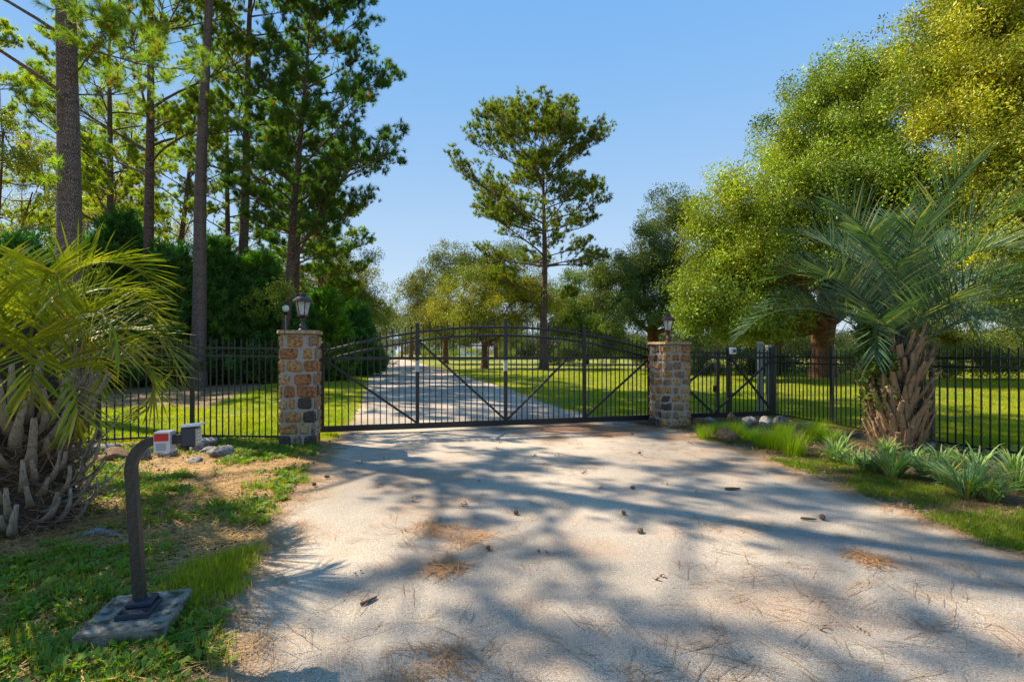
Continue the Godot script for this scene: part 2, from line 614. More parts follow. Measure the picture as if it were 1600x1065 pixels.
	for j in o.get("epi", 0):
		var f := rng.randf_range(0.22, 0.55)
		var i := int(f * segs)
		var a := rng.randf() * TAU
		var d := Vector3(cos(a), 0.2, sin(a))
		for q in 3:
			xf.append(Transform3D(along(d + rdir() * 0.6, size), pts[i].lerp(pts[i + 1], rng.randf()) + d * (rad[i] + rng.randf_range(0.0, 0.35))))
			cols.append(col * rng.randf_range(0.9, 1.5))
	part(t, "trunk", tr.mesh(), M[o.get("bark", "pine_bark_far")])
	many(t, "crown", M["tuft_near"] if o.get("near", false) else M["tuft"], M.needles, xf, cols)
	return t


# a broad-leaved tree: lobes are [centre, radii] in world space; trunk from base
func leafy(called: String, label: String, category: String, base: Vector3, lobes: Array, o: Dictionary, group := "") -> Node3D:
	var t := thing(called, label, category, base, 0.0, group)
	rng.seed = o.sd
	var cr: float = o.get("cr", 0.55)
	var sc: float = cr / 0.5
	var xf := []
	var cols := []
	var c1: Color = o.c1
	var c2: Color = o.c2
	var trunk := Geo.new()
	var fork: float = o.get("fork", 2.5)
	var tr: float = o.get("r", 0.3)
	var lean: Vector3 = o.get("lean", Vector3.ZERO)
	if tr > 0.0:
		trunk.tube(PackedVector3Array([Vector3(0, -0.15, 0), Vector3(0, 0.25, 0), Vector3(0, fork * 0.55, 0) + lean * 0.4, Vector3(0, fork, 0) + lean, Vector3(0, fork * 1.35, 0) + lean * 1.2]),
			PackedFloat32Array([tr * 1.6, tr * 1.15, tr * 0.92, tr * 0.95, tr * 0.5]), 12, false, 0.1, rng)
	for lb in lobes:
		var ctr: Vector3 = lb[0] - base
		var R: Vector3 = lb[1]
		if tr > 0.0:
			var st := Vector3(0, fork * 0.92, 0) + lean
			var mid := st.lerp(ctr, 0.5) + Vector3(0, -0.06 * st.distance_to(ctr), 0) + rv(0.3)
			trunk.tube(PackedVector3Array([st, st.lerp(mid, 0.5) + rv(0.12), mid, mid.lerp(ctr, 0.5) + rv(0.25), ctr]), PackedFloat32Array([tr * 0.55, tr * 0.42, tr * 0.32, tr * 0.22, tr * 0.12]), 7)
			for k in 7:
				var e := ctr + rdir() * R * 0.8
				var s0 := mid.lerp(ctr, rng.randf_range(0.3, 1.0))
				trunk.tube(PackedVector3Array([s0, s0.lerp(e, 0.5) + rv(0.2), e]), PackedFloat32Array([tr * 0.12, tr * 0.08, 0.01]), 4)
		var n := int(o.get("dens", 3.4) * 1.9 * (R.x * R.y + R.y * R.z + R.x * R.z) / (cr * cr))
		var per := 9
		for ci in n / per:
			var d := rdir()
			var k := pow(rng.randf(), 0.3)
			var q := ctr + d * R * k * (1.0 + 1.0 * blobs.get_noise_3d(d.x * 12.0 + ctr.x, d.y * 12.0, d.z * 12.0 + ctr.z))
			var w := q + base
			if blobs.get_noise_3d(w.x * o.get("nf", 1.0), w.y * o.get("nf", 1.0), w.z * o.get("nf", 1.0)) < o.get("gap", -0.16) + 0.25 * maxf(0.0, k - 0.8): continue
			var hue := 0.5 + 1.1 * blobs.get_noise_3d(w.x * 0.6 + 90.0, w.y * 0.6, w.z * 0.6) + rng.randf_range(-0.4, 0.4)
			var cl := mixc(c1, c2, hue) * rng.randf_range(0.75, 1.2)
			var rad := cr * rng.randf_range(1.0, 3.2)
			for i in per:
				var p := q + rdir() * rad * sqrt(rng.randf()) * Vector3(1.0, 0.6, 1.0)
				if p.y + base.y < o.get("floor", 0.3): continue
				xf.append(Transform3D(rbasis(sc * rng.randf_range(0.6, 1.05)), p))
				cols.append(cl * rng.randf_range(0.6, 1.35))
	if tr > 0.0: part(t, "trunk", trunk.mesh(), M[o.get("bark", "oak_bark_sun_tinted")])
	many(t, "crown", M[o.get("mesh", "clump")], M.leaves, xf, cols)
	return t


func cedar(label: String, base: Vector3, h: float, r: float, sd: int, col: Color) -> Node3D:
	var t := thing("cedar_tree", label, "tree", base, 0.0, "dark cedars behind the left fence")
	rng.seed = sd
	var tr := Geo.new()
	tr.tube(PackedVector3Array([Vector3(0, -0.1, 0), Vector3(0, h * 0.5, 0), Vector3(0, h * 0.97, 0)]), PackedFloat32Array([0.13, 0.08, 0.015]), 7)
	part(t, "trunk", tr.mesh(), M.pine_bark_far)
	var xf := []
	var cols := []
	var n := int(h * r * 165.0)
	for i in n:
		var f := 1.0 - pow(rng.randf(), 0.55) * 0.985
		var a := rng.randf() * TAU
		var y := h * f
		var lump := 1.0 + 0.85 * blobs.get_noise_3d(cos(a) * 2.5 + sd, y * 0.9, sin(a) * 2.5)
		var rr := r * 0.95 * pow(1.0 - f, 0.95) * minf(1.0, 0.55 + f * 4.0) * lump
		var k := pow(rng.randf(), 0.35) * (1.0 if rng.randf() < 0.75 else 1.2)
		var out := Vector3(cos(a), 0, sin(a))
		var p := out * rr * k + Vector3(0, maxf(y, 0.08), 0)
		xf.append(Transform3D(along(out * rng.randf_range(0.5, 1.2) + Vector3(0, rng.randf_range(0.2, 1.1), 0) + rv(0.3), rng.randf_range(0.9, 1.9)), p))
		cols.append(mixc(col, Color(col.r * 1.7, col.g * 1.25, col.b * 0.7), blobs.get_noise_3d(p.x * 2.0 + sd, p.y * 2.0, p.z * 2.0) * 2.0) * rng.randf_range(0.6, 1.5))
	many(t, "crown", M["spray"], M.cedar, xf, cols)
	return t


# ---------------------------------------------------------------- palms
func frond(t: Node3D, o: Vector3, az: float, elev: float, length: float, droop: float, ll: float, c1: Color, c2: Color, tipc: Color, gapl := 0.04) -> void:
	var n := 18
	var p := PackedVector3Array([o])
	var hd := Vector3(cos(az), 0, sin(az))
	var e := elev
	var twist := rng.randf_range(-0.35, 0.35)
	for i in n:
		var s := float(i) / n
		var d := hd.rotated(Vector3.UP, twist * s) * cos(e) + Vector3.UP * sin(e)
		p.push_back(p[i] + d * length / n)
		e -= droop / n * (0.35 + 1.5 * s)
	var rr := PackedFloat32Array()
	for i in n + 1: rr.push_back(lerpf(0.021, 0.004, pow(float(i) / n, 0.7)))
	var g := Geo.new()
	g.tint = mixc(c1, tipc, 0.25)
	g.tube(p, rr, 6, false, 0.0, null, 0.7)
	var f := part(t, "frond", g.mesh(), M.frond)
	var lf := Geo.new()
	var count := int(length / gapl)
	var roll := rng.randf_range(-0.3, 0.3)
	for i in count:
		var s := lerpf(0.2, 1.0, (i + rng.randf() * 0.5) / count)
		var q := minf(s * n, n - 0.001)
		var k := int(q)
		var a := p[k].lerp(p[k + 1], q - k)
		var tg := (p[k + 1] - p[k]).normalized()
		var side := tg.cross(Vector3.UP)
		side = (side if side.length() > 0.05 else tg.cross(hd)).normalized().rotated(tg, roll)
		var up := side.cross(tg).normalized()
		for sd in [-1.0, 1.0]:
			if rng.randf() < 0.04: continue
			var ang := lerpf(1.15, 0.42, s) + rng.randf_range(-0.12, 0.12)
			var l := ll * (0.45 + 0.75 * sin(PI * clampf(0.12 + 0.8 * s, 0, 1))) * rng.randf_range(0.85, 1.1)
			var d: Vector3 = (tg * cos(ang) + side * sd * sin(ang) + up * rng.randf_range(0.3, 0.62)).normalized()
			var w: Vector3 = d.cross(up + side * sd * 0.4).normalized()
			var pp := PackedVector3Array()
			var aa := PackedVector3Array()
			var c := a
			var sag := rng.randf_range(0.03, 0.22)
			for j in 5:
				pp.push_back(c)
				aa.push_back(w * 0.5 * [0.012, 0.021, 0.019, 0.013, 0.002][j])
				c += d * l / 4.0
				d = (d + Vector3.DOWN * sag * 0.5).normalized()
			var cc := mixc(c1, c2, rng.randf()) * rng.randf_range(0.8, 1.2)
			if rng.randf() < 0.12: cc = mixc(cc, tipc, 0.8)
			lf.blade(pp, aa, [cc], [-1.0, 1.0])
	var lm := part(f, "leaflets", lf.mesh(), M.frond)
	lm.set_meta("kind", "stuff")


func boot_mesh(l: float, w0: float, w1: float, curl: float, sd: int, e := 0.75) -> ArrayMesh:
	rng.seed = sd
	var g := Geo.new()
	var p := PackedVector3Array()
	var r := PackedFloat32Array()
	var at := Vector3.ZERO
	for i in 7:
		var s := i / 6.0
		p.push_back(at)
		r.push_back(lerpf(w0, w1, pow(s, 0.7)) * (1.0 + rng.randf_range(-0.06, 0.06)))
		at += Vector3(rng.randf_range(-0.01, 0.01), sin(e), cos(e)) * l / 6.0
		e += curl / 6.0
	g.tube(p, r, 9, true, 0.07, rng, 0.32, Vector3.RIGHT)
	return g.mesh()


func fibre(t: Node3D, r0: float, r1: float, h: float, n: int) -> void:   # dry strands between the leaf bases
	var xf := []
	var cols := []
	for i in n:
		var f := rng.randf()
		var a := rng.randf() * TAU
		var r := lerpf(r0, r1, f) + rng.randf_range(-0.01, 0.09)
		xf.append(Transform3D(rbasis(rng.randf_range(0.6, 1.5)), Vector3(cos(a) * r, h * f, sin(a) * r)))
		cols.append(mixc(Color(0.4, 0.25, 0.13), Color(0.16, 0.1, 0.06), rng.randf()))
	many(t, "fibre", M["straw_bundle"], M.straw, xf, cols)


# ---------------------------------------------------------------- stonework and metal
func stone_mesh(s: Vector3, sd: int) -> ArrayMesh:
	rng.seed = sd
	var g := Geo.new()
	g.block(Vector3.ZERO, s, minf(0.03, minf(s.x, s.y) * 0.28), 0.013, rng)
	return g.mesh()


func pillar(called_label: String, at: Vector3, w: float, h: float, rows: Array, sd: int, dark: float) -> Node3D:
	var t := thing("stone_pillar", called_label, "pillar", at, TURN, "stone gate pillars")
	rng.seed = sd
	var core := Geo.new()
	core.block(Vector3(0, (h - 0.06) * 0.5 - 0.05, 0), Vector3(w - 0.035, h + 0.04, w - 0.035), 0.02, 0.004, rng)
	part(t, "mortar_core", core.mesh(), M.mortar)
	var n := rows.size()
	var y := h - 0.075
	var dep := 0.11
	for ri in n:
		var rh: float = (h - 0.075) / n * (1.0 if ri % 2 == 0 else 1.0)
		for face in 4:
			var sp: Array = rows[ri]
			if face > 0:
				sp = []
				var x0 := rng.randf_range(-0.05, 0.06)
				while x0 < 0.92:
					var x1 := minf(x0 + rng.randf_range(0.2, 0.48), 0.99)
					if x1 > 0.84: x1 = 0.99
					sp.append([maxf(x0, 0.0), x1])
					x0 = x1 + 0.06
			for q in sp:
				var inner: float = w if face % 2 == 0 else w - 2.0 * dep
				var x0: float = (q[0] - 0.5) * inner
				var x1: float = (q[1] - 0.5) * inner
				var proud := rng.randf_range(0.002, 0.022)
				var hh := rh - rng.randf_range(0.014, 0.034)
				var sz := Vector3(maxf(x1 - x0, 0.03), hh, dep)
				var c := Vector3((x0 + x1) * 0.5, y - rh * 0.5 + rng.randf_range(-0.008, 0.008), w * 0.5 - dep * 0.5 + proud)
				var pick := rng.randf()
				var k := 0
				if q.size() > 2: k = q[2]
				elif pick < dark: k = 4
				elif pick < 0.42: k = 0
				elif pick < 0.62: k = 1
				elif pick < 0.8: k = 2
				else: k = 3
				var b := Basis(Vector3.UP, face * PI / 2)
				var keep := rng.state
				var ms := stone_mesh(sz, 1000 + sd * 97 + ri * 31 + face * 7 + int(q[0] * 50))
				rng.state = keep
				part(t, "stone", ms, M["stone%d" % k], b * c, b * Basis(Vector3.FORWARD, rng.randf_range(-0.03, 0.03)))
		y -= rh
	var cap := Geo.new()
	var ring := 22
	var top := []
	for k in ring:
		var a := TAU * k / ring
		var sq := 1.0 / maxf(absf(cos(a)), absf(sin(a)))
		top.append(Vector3(cos(a), 0, sin(a)) * minf(sq, 1.32) * (w * 0.5 + 0.055) * rng.randf_range(0.96, 1.04))
	for k in ring:
		var a: Vector3 = top[k]
		var b: Vector3 = top[(k + 1) % ring]
		var up := Vector3(0, h, 0)
		var lo := Vector3(0, h - 0.06, 0)
		cap.tri(up, up + a * 0.97, up + b * 0.97)
		cap.quad(lo + a + Vector3(0, 0.012, 0), lo + b + Vector3(0, 0.012, 0), up + b * 0.97, up + a * 0.97)
		cap.quad(lo + a * 0.95, lo + b * 0.95, lo + b + Vector3(0, 0.012, 0), lo + a + Vector3(0, 0.012, 0))
		cap.tri(lo, lo + b * 0.95, lo + a * 0.95)
	part(t, "cap_stone", cap.mesh(), M.stone2)
	return t


func lantern(label: String, at: Vector3, metal: Material, s: float) -> Node3D:
	var t := thing("post_lantern", label, "lantern", at, TURN * 0.5, "lanterns on the gate pillars")
	var g := Geo.new()
	g.lathe(PackedVector2Array([Vector2(0.0, 0), Vector2(0.075, 0), Vector2(0.08, 0.02), Vector2(0.062, 0.035), Vector2(0.058, 0.1), Vector2(0.04, 0.12), Vector2(0.028, 0.14), Vector2(0.026, 0.17), Vector2(0.052, 0.19), Vector2(0.055, 0.215), Vector2(0.03, 0.235), Vector2(0.05, 0.25), Vector2(0.098, 0.26), Vector2(0.1, 0.275), Vector2(0.0, 0.28)]), 18)
	part(t, "base", g.mesh(), metal)
	for k in 6:
		var a0 := TAU * k / 6.0
		var a1 := TAU * (k + 1) / 6.0
		var lo0 := Vector3(cos(a0), 0, sin(a0)) * 0.082 + Vector3(0, 0.276, 0)
		var lo1 := Vector3(cos(a1), 0, sin(a1)) * 0.082 + Vector3(0, 0.276, 0)
		var hi0 := Vector3(cos(a0), 0, sin(a0)) * 0.128 + Vector3(0, 0.5, 0)
		var hi1 := Vector3(cos(a1), 0, sin(a1)) * 0.128 + Vector3(0, 0.5, 0)
		var pn := Geo.new()
		pn.quad(lo0 * 0.995, lo1 * 0.995, hi1 * 0.995, hi0 * 0.995)
		part(t, "glass_pane", pn.mesh(), M.lamp_glass)
		var fr := Geo.new()
		fr.tube(PackedVector3Array([lo0, hi0]), PackedFloat32Array([0.009, 0.009]), 4)
		part(t, "frame_bar", fr.mesh(), metal)
	var cd := Geo.new()
	cd.lathe(PackedVector2Array([Vector2(0.022, 0.28), Vector2(0.022, 0.37), Vector2(0.03, 0.39), Vector2(0.02, 0.44), Vector2(0.0, 0.46)]), 10)
	part(t, "bulb_holder", cd.mesh(), M.lamp_candle)
	var rf := Geo.new()
	rf.lathe(PackedVector2Array([Vector2(0.125, 0.497), Vector2(0.165, 0.5), Vector2(0.168, 0.515), Vector2(0.145, 0.55), Vector2(0.1, 0.58), Vector2(0.055, 0.6), Vector2(0.05, 0.62), Vector2(0.062, 0.63), Vector2(0.058, 0.645), Vector2(0.03, 0.665), Vector2(0.012, 0.675), Vector2(0.016, 0.69), Vector2(0.0, 0.7)]), 20)
	part(t, "roof", rf.mesh(), metal)
	t.scale = Vector3.ONE * s
	return t


func post_top(parent: Node, p: Vector3, w: float, m: Material) -> void:
	var g := Geo.new()
	g.box(Vector3(0, 0.006, 0), Vector3(w + 0.012, 0.012, w + 0.012))
	g.lathe(PackedVector2Array([Vector2(w * 0.62, 0.012), Vector2(0.0, 0.035)]), 4)
	part(parent, "post_cap", g.mesh(), m, p, Basis(Vector3.UP, TURN))


# a run of iron fence: pts are post positions, each with its height
func fence(label: String, pts: Array, hts: Array, m: Material, first_post := true, last_post := true) -> Node3D:
	var t := thing("iron_fence", label, "fence", pts[0], 0.0, "black iron fence by the gate")
	for i in pts.size():
		if (i == 0 and not first_post) or (i == pts.size() - 1 and not last_post): continue
		var p: Vector3 = pts[i] - pts[0]
		bar(t, "post", p + Vector3(0, -0.05, 0), p + Vector3(0, hts[i] + 0.07, 0), 0.062, 0.062, m)
		post_top(t, p + Vector3(0, hts[i] + 0.07, 0), 0.062, m)
	for i in pts.size() - 1:
		var a: Vector3 = pts[i] - pts[0]
		var b: Vector3 = pts[i + 1] - pts[0]
		var d := a.distance_to(b)
		for k in [-0.16, -0.30, 99.0]:
			var ya: float = 0.09 if k > 9.0 else hts[i] + k
			var yb: float = 0.09 if k > 9.0 else hts[i + 1] + k
			bar(t, "rail", a + Vector3(0, ya, 0), b + Vector3(0, yb, 0), 0.034, 0.028, m)
		var n := int(round(d / 0.113))
		for k in range(1, n):
			var f := float(k) / n
			var p := a.lerp(b, f)
			var hh: float = lerpf(hts[i], hts[i + 1], f)
			bar(t, "picket", p + Vector3(0, 0.035, 0), p + Vector3(0, snappedf(hh, 0.01), 0), 0.019, 0.019, m)
	return t


func rock_mesh(s: Vector3, sd: int) -> ArrayMesh:
	var sp := SphereMesh.new()
	sp.radial_segments = 16; sp.rings = 9
	var a := sp.get_mesh_arrays()
	var v: PackedVector3Array = a[Mesh.ARRAY_VERTEX]
	var q := PackedVector3Array()
	for p in v:
		var d := p.normalized()
		var k := 1.0 + 0.45 * bumpy.get_noise_3d(d.x * 60 + sd * 31, d.y * 60, d.z * 60) + 0.18 * bumpy.get_noise_3d(d.x * 170 + sd * 17, d.y * 170, d.z * 170)
		# flattened facets
		for j in 5:
			var fn := Vector3(sin(sd * 1.7 + j * 2.1), cos(sd * 0.9 + j * 1.3), sin(sd * 2.3 + j * 3.7)).normalized()
			var c := fn.dot(d * k)
			if c > 0.72: k *= 0.72 / c
		q.push_back(d * k * s * 0.5)
	var st := SurfaceTool.new()
	st.begin(Mesh.PRIMITIVE_TRIANGLES)
	st.set_smooth_group(0)
	var ix: PackedInt32Array = a[Mesh.ARRAY_INDEX]
	for i in ix: st.add_vertex(q[i])
	st.index()
	st.generate_normals()
	return st.commit()


func cone_mesh(sd: int) -> ArrayMesh:
	rng.seed = sd
	var g := Geo.new()
	for i in 70:
		var f := (i + 0.5) / 70.0
		var a := i * 2.39996
		var r := 0.017 * sin(PI * pow(f, 0.75)) + 0.004
		var out := Vector3(cos(a), 0, sin(a))
		var o := out * r * 0.5 + Vector3(0, f * 0.085, 0)
		var tip := out * (r + 0.009) + Vector3(0, f * 0.085 + 0.008, 0)
		var s := out.cross(Vector3.UP) * 0.011
		g.tint = grey(rng.randf_range(0.7, 1.6))
		g.quad(o - s * 0.5, tip - s, tip + s, o + s * 0.5)
		g.quad(tip - s, tip - s * 0.9 - Vector3(0, 0.007, 0), tip + s * 0.9 - Vector3(0, 0.007, 0), tip + s)
	g.tint = grey(0.6)
	g.lathe(PackedVector2Array([Vector2(0, 0), Vector2(0.015, 0.01), Vector2(0.02, 0.04), Vector2(0.008, 0.08), Vector2(0, 0.09)]), 8)
	return g.mesh()


# ---------------------------------------------------------------- the ground
func road_left(z: float) -> float:
	return sample_profile([Vector2(-6, -1.3), Vector2(2.48, -1.42), Vector2(2.83, -1.61), Vector2(3.98, -2.06), Vector2(5.08, -2.36), Vector2(5.8, -2.5), Vector2(7.6, -2.85), Vector2(8.4, -3.0), Vector2(9.6, -3.25), Vector2(13.9, -4.17), Vector2(30, -8.4), Vector2(50, -13.7), Vector2(91, -24.4), Vector2(130, -36)], z) + 0.13 * bumpy.get_noise_2d(z * 60.0, 3.0) + 0.1 * bumpy.get_noise_2d(z * 300.0, 9.0)


func road_right(z: float) -> float:
	return sample_profile([Vector2(-6, 4.3), Vector2(4.04, 4.08), Vector2(4.9, 3.97), Vector2(6.2, 3.86), Vector2(7.66, 3.74), Vector2(9.0, 3.6), Vector2(10.2, 3.35), Vector2(10.9, 2.6), Vector2(11.6, 2.2), Vector2(12.5, 1.9), Vector2(15, 1.15), Vector2(21, 0.0), Vector2(40, -5.0), Vector2(85, -17.0), Vector2(130, -30)], z) + 0.16 * bumpy.get_noise_2d(z * 60.0, 43.0) + 0.12 * bumpy.get_noise_2d(z * 280.0, 49.0)


func fence_left_z(x: float) -> float:      # the depth of the left fence line at x
	return sample_profile([Vector2(-9, 6.0), Vector2(-6.95, 8.6), Vector2(-5.7, 9.1), Vector2(-3.6, 9.2)], x)


func lawn_at(x: float, z: float) -> float:   # 1 on mown lawn, 0 on bare bed
	if x > road_left(z) - 0.05 and x < road_right(z) + 0.05: return 0.0
	if x <= road_left(z):
		if z < fence_left_z(x): return 0.0
		var bed := 19.5 - 3.0 * sin(x * 0.35) - x * 0.05
		if x < -8.5 - 0.28 * maxf(0.0, z - 14.0) and z > 13.5 + 2.5 * bumpy.get_noise_2d(x * 20.0, 7.0): return 0.0
		return 1.0
	if z < 12.3 and x < 6.2 + maxf(0.0, 10.6 - z) * 0.45: return 0.0
	if Vector2(x - 2.76, z - 44.0).length() < 3.2 + bumpy.get_noise_2d(x * 50.0, z * 50.0): return 0.0
	return 1.0


func ground_height(x: float, z: float) -> float:
	var rl := road_left(z)
	var rr := road_right(z)
	var off := maxf(rl - x, x - rr)
	var k := clampf((off - 0.05) / 0.8, 0.0, 1.0)
	return k * (0.03 + 0.05 * bumpy.get_noise_2d(x * 28.0, z * 28.0) + 0.02 * bumpy.get_noise_2d(x * 110.0, z * 110.0)) * clampf(1.4 - z / 60.0, 0.0, 1.0) - 0.004


func ground_color(x: float, z: float) -> Color:
	var n := bumpy.get_noise_2d(x * 45.0, z * 45.0)
	var n2 := bumpy.get_noise_2d(x * 140.0 + 500.0, z * 140.0)
	var straw := mixc(Color(0.56, 0.35, 0.12), Color(0.34, 0.21, 0.11), 0.5 + n * 1.2)
	straw = mixc(straw, Color(0.42, 0.32, 0.21), clampf(n2 * 1.3, 0.0, 0.7))
	var lawn := mixc(Color(0.46, 0.46, 0.02), Color(0.3, 0.36, 0.018), 0.5 + n)
	lawn = mixc(lawn, Color(0.33, 0.25, 0.08), clampf((n2 + n) * 0.9 - 0.25, 0.0, 0.6))
	if x > road_right(z) and z < 9.0 and x < road_right(z) + 0.75 + 0.3 * n: return mixc(Color(0.09, 0.12, 0.02), straw, 0.35 + n2)
	return mixc(straw, lawn, lawn_at(x, z))


func axis(near: float, step: float, far: float, grow: float) -> PackedFloat32Array:
	var a := PackedFloat32Array()
	var x := 0.0
	while x < far:
		a.push_back(x)
		if x > near: step *= grow
		x += step
	a.push_back(far)
	return a


func build_ground() -> void:
	var half := axis(9.0, 0.16, 320.0, 1.13)
	var xs := PackedFloat32Array()
	for i in range(half.size() - 1, 0, -1): xs.push_back(-half[i])
	for x in half: xs.push_back(x)
	var zs := PackedFloat32Array([-60.0, -20.0, -8.0, -4.0, -2.0, -1.0])
	for z in axis(13.0, 0.16, 400.0, 1.07): zs.push_back(z)
	var g := Geo.new()
	for z in zs:
		for x in xs:
			g.tint = ground_color(x, z)
			g.add(Vector3(x, ground_height(x, z), -z), Vector3.UP)
	var w := xs.size()
	for j in zs.size() - 1:
		for i in w - 1:
			var b := j * w + i
			g.ix.append_array([b, b + w, b + w + 1, b, b + w + 1, b + 1])
	# normals from the relief
	for j in range(1, zs.size() - 1):
		for i in range(1, w - 1):
			var b := j * w + i
			var dx := g.v[b + 1] - g.v[b - 1]
			var dz := g.v[b - w] - g.v[b + w]
			g.n[b] = dz.cross(dx).normalized()
	tag(part(self, "ground", g.mesh(), M.ground_surface), "", "", "", "structure")

	var r := Geo.new()
	var cols := 28
	var rows := []
	var z := -5.0
	var st := 0.2
	while z < 125.0:
		rows.append(z)
		if z > 12.0: st *= 1.05
		z += st
	for zz in rows:
		var a := road_left(zz)
		var b := road_right(zz)
		for i in cols + 1:
			var f := float(i) / cols
			var x := lerpf(a, b, f)
			var n := bumpy.get_noise_2d(x * 22.0, zz * 22.0)
			var n2 := bumpy.get_noise_2d(x * 90.0, zz * 90.0)
			var c := mixc(Color(0.82, 0.745, 0.68), Color(0.57, 0.545, 0.53), 0.5 + n * 1.6)
			c = c * (1.0 + 0.22 * n2)
			c = mixc(c, Color(0.6, 0.36, 0.2), clampf(n2 * 1.5 - 0.35 + n, 0.0, 0.35))
			var edge := minf(f, 1.0 - f) * (b - a)
			c = mixc(Color(0.68, 0.54, 0.4), c, clampf(edge / 0.45 + n2 * 1.6, 0.15, 1.0))
			# orange needle stain before the right half of the gate
			var q := Vector2((x - 1.7) / 1.9, (zz - 10.3) / 1.0).length() + n2 * 0.9
			c = mixc(Color(0.42, 0.2, 0.09), c, clampf(q * 1.6 - 0.7, 0.15, 1.0))
			r.tint = c
			r.add(Vector3(x, 0.004 + 0.012 * sin(f * PI) + 0.006 * bumpy.get_noise_2d(x * 40.0, zz * 40.0) * minf(1.0, edge * 3.0), -zz), Vector3.UP)
	var w2 := cols + 1
	for j in rows.size() - 1:
		for i in cols:
			var b := j * w2 + i
			r.ix.append_array([b, b + w2, b + w2 + 1, b, b + w2 + 1, b + 1])
	var k2 := Geo.new()
	rng.seed = 45
	k2.block(Vector3(0, -0.03, 0), Vector3(6.3, 0.084, 0.34), 0.012, 0.006, rng)
	tag(part(self, "concrete_strip", k2.mesh(), M.concrete_pale, Vector3(-0.2, 0, -10.52), Basis(Vector3.UP, TURN)), "", "", "", "structure")
	tag(part(self, "driveway", r.mesh(), M.drive_surface), "", "", "", "structure")


func upright(s: float) -> Basis:
	return Basis(Vector3.UP, rng.randf() * TAU) * Basis(Vector3.RIGHT, rng.randf_range(-0.15, 0.15)) * Basis().scaled(Vector3.ONE * s)


